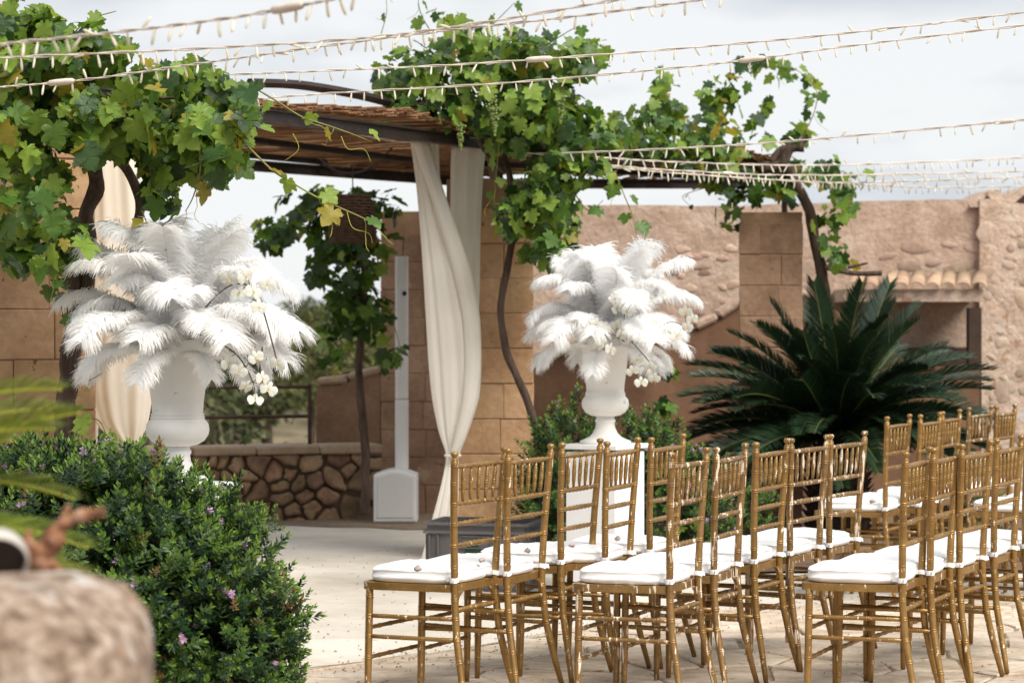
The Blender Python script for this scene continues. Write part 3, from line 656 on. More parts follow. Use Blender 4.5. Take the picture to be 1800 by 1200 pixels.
# the fold of the front drape that crosses diagonally
mb_rows = [crow(722, 752, 246, Dc - .03), crow(752, 778, 330, Dc - .04), crow(776, 806, 410, Dc - .05), crow(796, 830, 480, Dc - .05), crow(812, 844, 560, Dc - .05), crow(815, 846, 640, Dc - .05), crow(810, 838, 710, Dc - .05), crow(796, 816, 775, Dc - .04), crow(790, 803, 800, Dc - .03)]
curtain('crossing_fold', mb_rows, M['cloth'], ct, 3, 0.8, nseg=40, seed=8, amp=.3)
mb = MB(); c = P(796, 800, Dc - .02)
mb.tube([(c.x + .043 * math.cos(a), c.y + .04 * math.sin(a), c.z) for a in [2 * math.pi * k / 16 for k in range(17)]], .008, 6, cap=False); mb.build('tie_band', M['cloth'], ct)
c2 = thing('left_curtain', 'warm cream curtain gathered behind the left urn beside the vine trunk', 'curtain', (0, 0, 0))
Dl = 10.3
curtain('drape', [crow(146, 214, 215, Dl), crow(148, 245, 300, Dl), crow(150, 252, 400, Dl), crow(152, 258, 500, Dl), crow(150, 262, 600, Dl), crow(150, 266, 690, Dl), crow(168, 258, 745, Dl), crow(214, 240, 785, Dl), crow(222, 234, 797, Dl), crow(214, 246, 825, Dl), crow(202, 252, 870, Dl), crow(196, 258, 930, Dl), crow(190, 262, 1080, Dl), crow(190, 264, 1140, Dl)], M['cloth_warm'], c2, 7, 0.4, seed=3, amp=.55)
curtain('inner_drape', [crow(140, 175, 215, Dl + .2), crow(142, 176, 400, Dl + .2), crow(146, 172, 700, Dl + .2), crow(148, 170, 900, Dl + .2), crow(148, 170, 1140, Dl + .2)], M['cloth'], c2, 4, 0.5, nseg=40, seed=4, amp=.5)

# ------------------------------------------------------------------ column loudspeaker
sp = thing('column_speaker', 'white column loudspeaker with domed base box before the far pillar', 'loudspeaker', ((694.5 - 900) * 16.8 / F, 16.95, 0))
w = 0.30; pl = [(-w / 2, 0), (w / 2, 0), (w / 2, 0.325)]
for k in range(1, 10): a = k / 10; pl.append((w / 2 - w * a, 0.325 + 0.04 * math.sin(math.pi * a)))
pl.append((-w / 2, 0.325))
mb = MB(); mb.prism(pl, lambda u, v, d: (u, d, v + .01), 0.17, -0.17, inset=0.015); mb.build('base_box', M['speaker'], sp, fix=True)
pl2 = [(u * .84, 0.03 + v * .86) for u, v in pl]
mb = MB(); mb.prism(pl2, lambda u, v, d: (u, d, v + .01), -0.15, -0.178, inset=0.006); mb.build('grille', M['speaker_front'], sp, fix=True)
for (z0, z1, r) in ((0.36, 0.86, .047), (0.866, 1.86, .046)):
    mb = MB()
    pr = [(r * math.copysign(abs(math.cos(a)) ** .6, math.cos(a)), r * .9 * math.copysign(abs(math.sin(a)) ** .6, math.sin(a))) for a in [2 * math.pi * k / 20 for k in range(20)]]
    mb.prism(pr, lambda u, v, d: (u + .04, v, d), z0, z1, inset=.004); mb.build('column_segment', M['speaker'], sp, fix=True)
mb = MB(); mb.lathe([(0.001, 0), (.016, 0), (.016, .004), (.001, .004)], 14); o = mb.build('badge', M['blue'], sp); o.rotation_euler = (R(90), 0, 0); o.location = (.06, -.041, 1.60)

# ------------------------------------------------------------------ grey crate
cr_ = thing('plastic_crate', 'grey plastic euro crate with round dark green mark behind the first chair', 'crate', (0, 0, 0))
Dk = 12.45; a = P(756, 1042, Dk); 
cr_.location = (a.x + .28, Dk + .2, 0); cr_.rotation_euler = (0, 0, R(-14))
W_, Dp, Hh = 0.56, 0.40, 0.36
mb = MB(); t_ = .008
mb.box((0, 0, .012), (W_ - .04, Dp - .04, .02))
for (c, d) in (((0, -Dp / 2 + .02, Hh / 2), (W_ - .04, t_, Hh - .03)), ((0, Dp / 2 - .02, Hh / 2), (W_ - .04, t_, Hh - .03)), ((-W_ / 2 + .02, 0, Hh / 2), (t_, Dp - .048, Hh - .03)), ((W_ / 2 - .02, 0, Hh / 2), (t_, Dp - .048, Hh - .03))): mb.box(c, d)
mb.build('shell', M['crate'], cr_)
mb = MB()
for z in (Hh - .012, Hh - .055):
    for (c, d) in (((0, -Dp / 2 + .008, z), (W_, .016, .014)), ((0, Dp / 2 - .008, z), (W_, .016, .014)), ((-W_ / 2 + .008, 0, z), (.016, Dp - .034, .014)), ((W_ / 2 - .008, 0, z), (.016, Dp - .034, .014))): mb.box(c, d)
mb.build('rim', M['crate'], cr_)
for x in (-.245, -.20, .20, .245):
    for sy in (-1, 1):
        mb = MB(); mb.box((x, sy * (Dp / 2 - .009), Hh / 2 - .02), (.010, .014, Hh - .10)); mb.build('rib', M['crate'], cr_)
for y in (-.15, -.09, -.03, .03, .09, .15):
    for sx in (-1, 1):
        mb = MB(); mb.box((sx * (W_ / 2 - .009), y, Hh / 2 - .02), (.014, .010, Hh - .10)); mb.build('rib', M['crate'], cr_)
for y in (-1,):
    mb = MB()
    for (cx, cz, dx, dz) in ((0, .285, .16, .006), (0, .225, .16, .006), (-.08, .255, .006, .06), (.08, .255, .006, .06)): mb.box((cx, -Dp / 2 + .012, cz), (dx, .012, dz))
    mb.build('handle_frame', M['crate'], cr_)
mb = MB(); mb.lathe([(.001, 0), (.045, 0), (.045, .004), (.001, .004)], 28); o = mb.build('round_mark', M['dark_green'], cr_); o.rotation_euler = (R(90), 0, 0); o.location = (-.015, -Dp / 2 + .0155, .20)

# ------------------------------------------------------------------ urns, plinths, feathers and orchids
def urn_and_plinth(px, D, side, z0, k=1.0, rz=R(-33)):
    x = (px - 900) * D / F
    t = thing('plinth', 'square white plinth under the %s feather urn' % side, 'plinth', (x, D, 0), rz, 'white plinths')
    me = block_mesh('body', .29, .29, z0 - .07, .003, 0, M['plinth'], 1); inst('body', me, t, (0, 0, .04 + (z0 - .07) / 2 - .01))
    me = block_mesh('top_slab', .325, .325, .025, .004, 0, M['plinth'], 1); inst('top_slab', me, t, (0, 0, z0 - .0125))
    me = block_mesh('foot_slab', .325, .325, .04, .004, 0, M['plinth'], 1); inst('foot_slab', me, t, (0, 0, .02))
    u = thing('urn', 'tall white footed urn holding feathers, %s of the two' % side, 'urn', (x, D, z0), 0, 'white feather urns')
    pr = [(.001, 0), (.128, 0), (.130, .012), (.118, .018), (.108, .022), (.082, .034), (.062, .055), (.050, .082), (.047, .105), (.052, .112), (.052, .120), (.046, .126), (.046, .138)]
    mb = MB(); mb.lathe([(r * k, z * k) for r, z in pr], 48); mb.build('foot', M['urn'], u, smooth=True)
    pr = [(.001, .136), (.044, .137), (.075, .143), (.101, .158), (.116, .180), (.120, .200), (.117, .222), (.104, .238), (.100, .242), (.103, .245), (.103, .249), (.098, .252), (.101, .256), (.101, .260), (.0955, .263),
          (.098, .30), (.106, .36), (.114, .43), (.119, .49), (.121, .525), (.1235, .530), (.1235, .540), (.118, .543), (.112, .540), (.108, .50), (.10, .42), (.001, .41)]
    mb = MB(); mb.lathe([(r * k, z * k) for r, z in pr], 56); mb.build('bowl', M['urn'], u, smooth=True)
    return x
ZU = 0.775
urn_and_plinth(1064, 12.25, 'right', ZU); urn_and_plinth(312, 9.16, 'left', ZU)

def feather_mesh(L, e0, e1, width, seed, curl=0.0):
    rnd = random.Random(seed); n = 30; ds = L / n; pts = [Vector((0, 0, 0))]; tans = []
    yaw = 0
    for i in range(n):
        t = i / n; e = R(e0 + (e1 - e0) * t ** 2.1); yaw = R(curl) * t * t
        d = Vector((math.cos(e) * math.cos(yaw), math.cos(e) * math.sin(yaw), math.sin(e))); tans.append(d); pts.append(pts[-1] + d * ds)
    tans.append(tans[-1])
    mb = MB(); mb.tube(pts, [0.0021 * (1 - .75 * i / n) for i in range(n + 1)], 4, 1)
    nb = 460
    for side in (-1, 1):
        lump = rnd.uniform(0, 6)
        for b in range(nb):
            t = 0.10 + 0.90 * (b + rnd.random()) / nb; fi = t * n; i0 = min(int(fi), n - 1); p = pts[i0].lerp(pts[i0 + 1], fi - i0); tg = tans[i0]
            sd = Vector((-math.sin(yaw * t), math.cos(yaw * t), 0)) * side
            nn = tg.cross(sd).normalized()
            if nn.z < 0: nn = -nn
            prof = min(1, .55 + .6 * t) * min(1, (t / .2) ** .6) * (1 - 0.30 * max(0, (t - .85) / .15) ** 2)
            Lb = width * 1.22 * prof * (1 + 0.16 * math.sin(t * 23 + lump) + rnd.gauss(0, .10))
            al = R(22 + 12 * t + rnd.gauss(0, 13)); d = (sd * math.cos(al) + tg * math.sin(al) + nn * rnd.gauss(0.05, .13)).normalized()
            droop = rnd.uniform(.30, 1.15) * (0.75 + .7 * t); K = 5; q = p.copy(); vs = []
            wv = tg * 1.0
            for k in range(K + 1):
                u = k / K; wd_ = (0.0021 * (1 - u) ** .6 + 0.0005)
                vs += [q - wv * wd_, q + wv * wd_ + nn * rnd.uniform(-.001, .001)]
                dd = (d + Vector((0, 0, -1)) * droop * (u ** 1.3) * 1.5 + Vector((rnd.gauss(0, .06), rnd.gauss(0, .06), rnd.gauss(0, .06)))).normalized()
                q = q + dd * (Lb / K); 
            mb.add(vs, [(2 * k, 2 * k + 1, 2 * k + 3, 2 * k + 2) for k in range(K)], 0)
    return mb.mesh('feather', [M['feather'], M['quill']], True)
FM = {'up': [feather_mesh(.50, 88, 35, .085, 1, 20), feather_mesh(.52, 84, 10, .09, 2, -25), feather_mesh(.48, 86, 50, .08, 3, 10)],
      'mid': [feather_mesh(.50, 66, -60, .085, 4, 12), feather_mesh(.52, 62, -40, .09, 5, -15), feather_mesh(.50, 70, -60, .08, 6, 18), feather_mesh(.46, 55, -35, .085, 7, -8)],
      'low': [feather_mesh(.46, 42, -70, .085, 8, 10), feather_mesh(.50, 32, -60, .09, 9, -14), feather_mesh(.50, 35, -80, .08, 10, 15), feather_mesh(.42, 24, -62, .085, 11, -10)],
      'drop': [feather_mesh(.40, 10, -85, .075, 12, 8), feather_mesh(.44, 2, -70, .08, 13, -12)]}
def petal(mb, ang, l, w, mi=0, cup=.2):
    vs = []; ca, sa = math.cos(ang), math.sin(ang)
    for (t, ww) in ((0.05, .12), (.35, .8), (.65, 1.0), (.88, .7), (1.0, .15)):
        for s in (-1, 0, 1):
            x = t * l; y = s * w * ww / 2; z = cup * l * (t * t) * .6 - abs(s) * .12 * w
            vs.append((x * ca - y * sa, x * sa + y * ca, z))
    fs = []
    for i in range(4):
        for j in range(2): a = i * 3 + j; fs.append((a, a + 1, a + 4, a + 3))
    mb.add(vs, fs, mi)
def flower_mesh():
    mb = MB()
    for a in (90, 90 + 125, 90 - 125): petal(mb, R(a), .036, .022, 0, -.1)
    for a in (8, 172): petal(mb, R(a), .040, .040, 0, .12)
    petal(mb, R(-90), .011, .008, 1, 1.2)
    mb.lathe([(.0008, 0), (.0025, .002), (.0025, .006), (.0008, .008)], 8, 1)
    return mb.mesh('orchid_flower', [M['petal'], M['lip']], True)
FLW = flower_mesh()
def bouquet(px, D, side, sprays, seed, azlist):
    x = (px - 900) * D / F; base = Vector((x, D, ZU + .50)); rnd = random.Random(seed)
    t = thing('feather_bouquet', 'white ostrich feather plume with white orchids in the %s urn' % side, 'bouquet', base, 0, 'ostrich feather bouquets')
    def put(kind, idx, az, sc_=1, tilt=0, dz=0):
        q = Quaternion((0, 0, 1), R(az)) @ Quaternion((0, 1, 0), R(tilt)) @ Quaternion((1, 0, 0), R(rnd.uniform(-12, 12)))
        rr = rnd.uniform(.02, .07)
        inst('feather', FM[kind][idx % len(FM[kind])], t, (rr * math.cos(R(az)), rr * math.sin(R(az)), dz + rnd.uniform(-.02, .02)), q, sc_ * rnd.uniform(.92, 1.06))
    for kind, idx, az, s_, tl in azlist: put(kind, idx, az, s_, tl)
    for pts, fl in sprays:
        w3_ = [P(*p) - base for p in pts]
        mb = MB(); mb.tube(catmull(w3_, 5), 0.0028, 6); st = mb.build('orchid_stem', M['orchid_stem'], t)
        for (fx, fy, fD, sz) in fl:
            sz *= .92 if side == 'right' else .82
            p = P(fx, fy, fD) - base
            nrm = Vector((rnd.uniform(-1.1, 1.1), -1, rnd.uniform(-.7, .6))).normalized(); q = nrm.to_track_quat('Z', 'Y') @ Quaternion((0, 0, 1), rnd.uniform(-.5, .5))
            inst('orchid_flower', FLW, st, p, q, sz)
            # short flower stalk joins the spray
            near = min(w3_, key=lambda v: (v - p).length)
            mb = MB(); mb.tube([near, (near + p) / 2 + Vector((0, 0, .012)), p], .0014, 5); mb.build('flower_stalk', M['orchid_stem'], st)
    return t
common = []
rnd = random.Random(77)
for i in range(13): common.append(('up', i, i * 27.7 + rnd.uniform(-12, 12), rnd.uniform(.9, 1.12), rnd.uniform(-4, 14)))
for i in range(16): common.append(('mid', i, i * 22.5 + rnd.uniform(-8, 8), rnd.uniform(.82, 1.14), rnd.uniform(-14, 8)))
for i in range(16): common.append(('low', i, i * 22.5 + 11 + rnd.uniform(-8, 8), rnd.uniform(.80, 1.04), rnd.uniform(-12, 6)))
for i in range(7): common.append(('drop', i, i * 51 + rnd.uniform(-10, 10), rnd.uniform(.8, .98), rnd.uniform(-8, 4)))
leftl = common + [('low', 1, -14, 1.15, -6), ('low', 0, -28, 1.15, 0), ('mid', 1, 172, 1.0, 4), ('up', 1, 180, 1.05, 10), ('up', 0, 100, 1.1, 0), ('mid', 0, 0, 1.05, 0)]
rightl = common + [('mid', 1, 10, 1.0, 0), ('up', 1, 20, 1.08, 12), ('up', 0, -40, 1.12, 0), ('up', 2, 200, 1.15, 4), ('up', 2, 20, 1.12, -4)]
bouquet(312, 9.16, 'left', [
    ([(322, 582, 9.0), (352, 588, 8.92), (385, 602, 8.86), (415, 622, 8.82), (432, 645, 8.82), (445, 672, 8.82)],
     [(402, 638, 8.78, 1.0), (420, 652, 8.76, 1.05), (450, 628, 8.78, .95), (462, 665, 8.76, 1.0), (432, 680, 8.77, .95), (472, 684, 8.77, 1.05), (449, 702, 8.77, .95)]),
    ([(345, 560, 9.0), (380, 520, 8.9), (410, 500, 8.84), (440, 505, 8.8), (462, 545, 8.78), (478, 600, 8.78), (488, 640, 8.78)],
     [(403, 490, 8.74, 1.15), (432, 486, 8.74, 1.15), (446, 513, 8.73, 1.15), (455, 540, 8.73, 1.15), (420, 515, 8.76, 1.1), (487, 640, 8.74, 1.05), (470, 500, 8.76, 1.0)])], 5, leftl)
bouquet(1064, 12.25, 'right', [
    ([(1098, 600, 12.0), (1085, 592, 11.95), (1068, 585, 11.93), (1062, 596, 11.92), (1062, 615, 11.92)],
     [(1048, 570, 11.9, 1.0), (1062, 577, 11.88, 1.0), (1085, 572, 11.9, 1.0), (1092, 588, 11.88, 1.0), (1052, 608, 11.88, 1.0), (1074, 614, 11.88, 1.05), (1110, 578, 11.9, 1.0)]),
    ([(1090, 590, 12.0), (1097, 560, 11.95), (1096, 535, 11.93)], [(1080, 525, 11.9, .95), (1084, 543, 11.9, .95), (1102, 547, 11.9, 1.0)]),
    ([(1110, 600, 12.0), (1130, 622, 11.9), (1145, 640, 11.88)], [(1120, 632, 11.86, .9), (1112, 652, 11.86, .95), (1142, 645, 11.86, .95), (1127, 672, 11.86, .95), (1150, 665, 11.86, .9)]),
    ([(1150, 580, 12.0), (1180, 565, 11.95), (1205, 575, 11.93)], [(1205, 548, 11.9, 1.0), (1216, 560, 11.9, .95), (1208, 575, 11.9, .95), (1190, 590, 11.9, .9)])], 9, rightl)

# ------------------------------------------------------------------ vines
LEAF_OUT = [(0.0, -0.02), (0.10, -0.16), (0.22, -0.19), (0.33, -0.10), (0.46, -0.07), (0.52, 0.02), (0.47, 0.12), (0.38, 0.19), (0.47, 0.26), (0.57, 0.35), (0.63, 0.47), (0.52, 0.52), (0.40, 0.53), (0.29, 0.52), (0.30, 0.63), (0.25, 0.73), (0.17, 0.81), (0.09, 0.90), (0.0, 0.99)]
def leaf_geo(seed, fold=.25, droop=.3):
    rnd = random.Random(seed); half = []
    for i, (x, y) in enumerate(LEAF_OUT):
        half.append((x, y))
        if 0 < i < len(LEAF_OUT) - 1:
            x2, y2 = LEAF_OUT[i + 1]; mx, my = (x + x2) / 2, (y + y2) / 2; ox, oy = (y2 - y), -(x2 - x); l = math.hypot(ox, oy) or 1
            sgn = 1 if (ox * mx + oy * (my - .35)) > 0 else -1; k = rnd.uniform(.012, .034) * sgn
            half.append((mx + ox / l * k - (x2 - x) * .25, my + oy / l * k - (y2 - y) * .25))
            half.append((x * .25 + x2 * .75 - ox / l * .012 * sgn, y * .25 + y2 * .75 - oy / l * .012 * sgn))
    out = half + [(-x * rnd.uniform(.93, 1.05), y + rnd.uniform(-.01, .01)) for x, y in reversed(half[1:-1])]
    fx = rnd.uniform(fold * .6, fold * 1.3); dr = rnd.uniform(droop * .4, droop * 1.4); wob = rnd.uniform(0, 6)
    def z(x, y): return fx * abs(x) - dr * (y * y * .6 + x * x) + .03 * math.sin(x * 9 + wob) + .03 * math.sin(y * 8 + wob) + .035 * math.cos(5 * math.atan2(x, y - .05))
    vs = [(x, y, z(x, y)) for x, y in out]; n = len(vs)
    mid = [(0, 0.1, 0), (0, 0.4, 0), (0, .7, 0)]; b = n
    vs += [(x, y, z(x, y) - .02) for x, y, _ in mid]
    fs = []
    for i in range(n):
        j = (i + 1) % n; ym = (out[i][1] + out[j][1]) / 2; k = 0 if ym < .2 else (1 if ym < .6 else 2)
        fs.append((i, j, b + k))
    # bridge the changes of fan centre
    for i in range(n):
        j = (i + 1) % n
        y0 = (out[i - 1][1] + out[i][1]) / 2; y1 = (out[i][1] + out[j][1]) / 2
        k0 = 0 if y0 < .2 else (1 if y0 < .6 else 2); k1 = 0 if y1 < .2 else (1 if y1 < .6 else 2)
        if k0 != k1: fs.append((i, b + k1, b + k0))
    return vs, fs
LG = [leaf_geo(s) for s in range(8)]
LM = {}
for ci, c in enumerate('abcd'):
    LM[c] = []
    for g in LG:
        mb = MB(); mb.add(g[0], g[1]); LM[c].append(mb.mesh('leaf', M['leaf_' + c], True))
def leaf_frame(out_dir, rnd, camw=.34):
    n = (out_dir * .5 + Vector((rnd.gauss(0, .6), -camw + rnd.gauss(0, .5), .42 + rnd.gauss(0, .5)))).normalized()
    tip = Vector((rnd.gauss(0, .55), rnd.gauss(0, .3), -1)); tip = (tip - n * tip.dot(n)).normalized()
    xa = tip.cross(n).normalized()
    return Matrix((xa, tip, n)).transposed()
def vine(name, label, base, blobs, D, dz, dens, lsize, seed, mix, trunks, shoots=(), bunches=(), cuts=(), group=None):
    rnd = random.Random(seed); t = thing(name, label, 'vine', base, 0, group); base = Vector(base)
    for pts, r0, r1 in trunks:
        w_ = catmull([P(*p) for p in pts], 6); n = len(w_); mb = MB()
        w_ = [p + Vector((noise.noise(p * 9), noise.noise(p * 9 + Vector((5, 0, 0))), 0)) * r0 * .25 for p in w_]
        mb.tube(shift(w_, base), [(r0 + (r1 - r0) * i / (n - 1)) * (1 + .18 * noise.noise(p * 14)) for i, p in enumerate(w_)], 9)
        mb.build('trunk' if r0 > .018 else 'branch', M['bark'], t, smooth=True)
    leaves = []
    for b in blobs:
        px, py, rx, ry = b[:4]; dd = b[4] if len(b) > 4 else 0; k = b[5] if len(b) > 5 else 1.0
        cnt = int(math.pi * rx * ry * dens * k)
        for _ in range(cnt):
            d = Vector((rnd.gauss(0, 1), rnd.gauss(0, 1), rnd.gauss(0, 1))).normalized() * rnd.random() ** .45
            qx, qy = px + d.x * rx, py + d.z * ry
            if any(cx0 < qx < cx1 and cy0 < qy < cy1 and rnd.random() < pr_ for (cx0, cx1, cy0, cy1, pr_) in cuts): continue
            p = P(qx, qy, D + dd + d.y * dz)
            if noise.noise(p * 6.5 + Vector((seed, 1.7, 0))) < -.16 + .12 * (d.length > .75): continue
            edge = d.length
            ws_ = mix if edge < .8 else (mix[0] * .5, mix[1], mix[2] * 1.8, mix[3] * 1.2)  # inner leaves darker, outer ones lighter: shade and highlights put into leaf colour
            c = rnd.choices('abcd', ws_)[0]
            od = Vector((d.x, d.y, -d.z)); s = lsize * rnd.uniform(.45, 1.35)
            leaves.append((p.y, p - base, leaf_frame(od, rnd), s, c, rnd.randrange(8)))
    for pts, r, lw, step, cc in shoots:
        w_ = catmull([P(*p) for p in pts], 6); mb = MB(); mb.tube(shift(w_, base), [r * (1 - .6 * i / len(w_)) for i in range(len(w_))], 5); mb.build('shoot', M['stem'] if cc != 't' else M['tendril'], t, smooth=True)
        if lw > 0:
            acc = 0; sd = 1
            for a, b in zip(w_, w_[1:]):
                acc += (b - a).length
                if acc > step:
                    acc = 0; sd = -sd; off = Vector((sd * lw * .35, rnd.uniform(-.03, 0), rnd.uniform(-.02, .03)))
                    leaves.append((-99, b + off - base, leaf_frame(Vector((sd, 0, 0)), rnd, .8), lw * rnd.uniform(.6, 1.15), rnd.choices('abcd', (.1, .4, 1, .35) if cc in 'ct' else (.5, 1, .4, .1))[0], rnd.randrange(8)))
                    if rnd.random() < .5:
                        mb = MB(); q = [b - base]; dcur = Vector((sd * .4, 0, -.8))
                        for k in range(8): dcur = (dcur + Vector((rnd.gauss(0, .3), rnd.gauss(0, .2), rnd.gauss(0, .25)))).normalized(); q.append(q[-1] + dcur * lw * .22)
                        mb.tube(q, .0012, 4); mb.build('tendril', M['tendril'], t, smooth=True)
    leaves.sort(key=lambda l: l[0])
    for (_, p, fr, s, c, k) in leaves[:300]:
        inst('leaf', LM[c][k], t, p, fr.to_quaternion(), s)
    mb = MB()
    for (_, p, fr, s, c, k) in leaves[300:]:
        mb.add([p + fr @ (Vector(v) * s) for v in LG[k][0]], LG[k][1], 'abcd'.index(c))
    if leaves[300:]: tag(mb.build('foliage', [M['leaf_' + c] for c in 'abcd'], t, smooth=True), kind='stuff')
    for (px, py, DD, s) in bunches:
        g = MB(); 
        for i in range(45):
            u = rnd.random(); a = rnd.uniform(0, 6.28); rr = (1 - u) * .035 * rnd.uniform(.5, 1); 
            c = Vector((rr * math.cos(a), rr * math.sin(a), -u * .15)); r = .0085
            g.add([c + Vector(v) * r for v in ICO[0]], ICO[1])
        g.build('grape_bunch', M['grape'], t, smooth=True).location = P(px, py, DD) - base
    return t
bm = bmesh.new(); bmesh.ops.create_icosphere(bm, subdivisions=1, radius=1); ICO = ([tuple(v.co) for v in bm.verts], [tuple(v.index for v in f.verts) for f in bm.faces]); bm.free()

vb = P(112, 790, 9.55)
vine('grape_vine', 'large grape vine spreading over the near left pillar with dark twisted trunk', (vb.x, 9.6, 0),
     [(15, 25, 50, 32, 0, .9), (60, 40, 50, 30, 0, .7), (320, 118, 50, 24, 0, .7), (430, 205, 34, 34), (20, 110, 60, 105), (110, 100, 85, 65), (180, 95, 45, 50), (160, 60, 45, 32), (60, 50, 60, 40, 0, .6), (275, 140, 70, 40), (365, 158, 70, 40), (425, 172, 38, 32), (100, 190, 110, 65), (230, 195, 90, 55), (340, 215, 90, 55),
      (60, 270, 70, 60), (165, 250, 70, 34), (275, 275, 60, 60), (365, 275, 45, 45), (405, 250, 28, 50), (25, 380, 42, 75), (85, 350, 48, 65, 0, .7), (60, 445, 60, 30), (130, 420, 40, 45, 0, .8), (280, 335, 35, 30, 0, .6), (10, 200, 50, 90), (110, 480, 16, 40, 0, .6)],
     9.15, .45, .0112, .083, 31, (1.2, 1.1, 1.2, .2),
     [([(112, 1120, 9.7), (108, 900, 9.66), (112, 770, 9.62), (122, 640, 9.6), (140, 540, 9.6), (154, 450, 9.6), (150, 380, 9.55), (170, 320, 9.5), (150, 260, 9.4)], .048, .028),
      ([(120, 620, 9.62), (130, 560, 9.6), (126, 490, 9.55), (90, 470, 9.5), (60, 462, 9.45)], .034, .014),
      ([(232, 440, 9.75), (240, 400, 9.7), (246, 350, 9.65), (225, 300, 9.6), (190, 265, 9.5), (150, 235, 9.4), (110, 210, 9.4)], .021, .02),
      ([(300, 305, 9.5), (340, 300, 9.5), (352, 312, 9.5)], .03, .035),
      ([(150, 260, 9.3), (250, 230, 9.3), (330, 190, 9.3), (400, 178, 9.3)], .014, .006), ([(0, 170, 9.2), (150, 170, 9.2), (380, 174, 9.2)], .008, .005)],
     [([(345, 195, 9.0), (400, 225, 9.0), (440, 262, 9.0), (480, 300, 9.0), (520, 325, 9.0), (560, 348, 9.0), (600, 366, 9.0), (640, 384, 9.0), (662, 398, 9.0)], .005, .075, .085, 'c'),
      ([(440, 150, 9.0), (490, 180, 9.0), (530, 205, 9.0), (580, 222, 9.0), (620, 236, 9.0), (655, 250, 9.0)], .004, .07, .11, 'c'),
      ([(350, 250, 8.9), (352, 300, 8.9), (340, 345, 8.9), (326, 372, 8.9)], .004, .08, .08, 'c'), ([(250, 370, 9.0), (262, 400, 9.0), (276, 420, 9.0), (288, 428, 9.0)], .003, .06, .06, 'c'),
      ([(90, 440, 9.2), (100, 500, 9.2), (112, 560, 9.2)], .004, .07, .12, 'a'), ([(130, 640, 9.1), (150, 668, 9.1), (180, 655, 9.1)], .003, .07, .09, 'c'), ([(120, 760, 9.0), (165, 735, 9.0), (185, 760, 9.0), (180, 790, 9.0)], .003, .075, .08, 'c'),
      ([(100, 95, 9.1), (150, 40, 9.1), (205, 20, 9.1)], .004, .08, .07, 'c'), ([(20, 60, 9.1), (15, 20, 9.1), (25, -10, 9.1)], .004, .08, .06, 'c'), ([(515, 235, 9.0), (525, 262, 9.0), (500, 283, 9.0)], .0016, 0, .1, 't'), ([(600, 240, 9.0), (612, 262, 9.0), (640, 262, 9.0), (652, 285, 9.0)], .0016, 0, .1, 't'),
      ([(610, 372, 9.0), (620, 400, 9.0), (648, 410, 9.0), (655, 428, 9.0)], .0016, 0, .1, 't'), ([(662, 398, 9.0), (680, 420, 9.0), (692, 430, 9.0)], .0016, 0, .1, 't')],
     [(30, 195, 9.0, 1)], cuts=[(152, 258, 283, 440, .92), (62, 142, 245, 420, .45)])
vb = P(955, 960, 13.9)
vine('grape_vine', 'dense grape vine climbing the middle pillar on one thin curved trunk', (vb.x, 13.95, 0),
     [(690, 140, 42, 45, 0, .8), (760, 115, 65, 50), (820, 60, 50, 38, 0, .55), (785, 32, 30, 20, 0, .4), (870, 95, 80, 55, 0, .9), (960, 95, 70, 42), (1020, 100, 40, 40), (1045, 82, 22, 16, 0, .7), (740, 170, 60, 38), (850, 160, 100, 60), (950, 170, 80, 68), (1000, 210, 60, 55),
      (920, 225, 80, 55), (1040, 240, 48, 36), (985, 290, 55, 60), (940, 340, 62, 52), (905, 380, 42, 40), (985, 385, 45, 45), (960, 430, 45, 50), (1000, 465, 38, 30), (1030, 290, 40, 32, 0, .7), (690, 200, 30, 28, 0, .4), (790, 200, 60, 30)],
     13.65, .5, .0165, .078, 32, (1.4, 1.1, 1.0, .08),
     [([(962, 960, 13.8), (958, 860, 13.8), (950, 780, 13.8), (925, 700, 13.78), (895, 630, 13.75), (882, 570, 13.75), (884, 510, 13.75), (898, 440, 13.75), (905, 360, 13.75), (890, 290, 13.8), (870, 240, 13.85)], .026, .018),
      ([(965, 1000, 13.85), (968, 900, 13.85), (958, 820, 13.82)], .05, .03), ([(828, 220, 13.8), (845, 250, 13.8), (865, 280, 13.8), (885, 302, 13.75)], .018, .014), ([(850, 240, 13.8), (890, 235, 13.8), (940, 240, 13.8), (985, 225, 13.8)], .034, .03),
      ([(720, 186, 13.5), (770, 182, 13.5), (830, 196, 13.5), (862, 210, 13.5)], .010, .006)],
     [([(670, 60, 13.7), (680, 20, 13.7), (676, -20, 13.7)], .003, .045, .1, 'a'), ([(760, 60, 13.6), (740, 25, 13.6), (735, -5, 13.6)], .004, .08, .09, 'b'), ([(850, 60, 13.6), (880, 30, 13.6), (905, 5, 13.6)], .004, .08, .09, 'b'), ([(960, 80, 13.6), (1000, 55, 13.6), (1020, 45, 13.6)], .004, .08, .09, 'b'),
      ([(1010, 130, 13.6), (1045, 100, 13.6), (1062, 78, 13.6)], .004, .08, .07, 'b'), ([(1080, 300, 13.6), (1098, 345, 13.6), (1112, 380, 13.6), (1120, 418, 13.6)], .004, .09, .075, 'b'), ([(1010, 340, 13.6), (1035, 370, 13.6), (1060, 352, 13.6)], .004, .08, .07, 'b'),
      ([(880, 230, 13.5), (870, 330, 13.5), (868, 400, 13.5)], .004, .08, .09, 'b'), ([(1030, 260, 13.5), (1065, 300, 13.5), (1085, 300, 13.5)], .004, .08, .08, 'b')],
     [(866, 170, 13.1, 1), (985, 170, 13.1, 1), (810, 215, 13.1, 1), (870, 190, 13.08, 1)])
vb = P(1448, 940, 16.1)
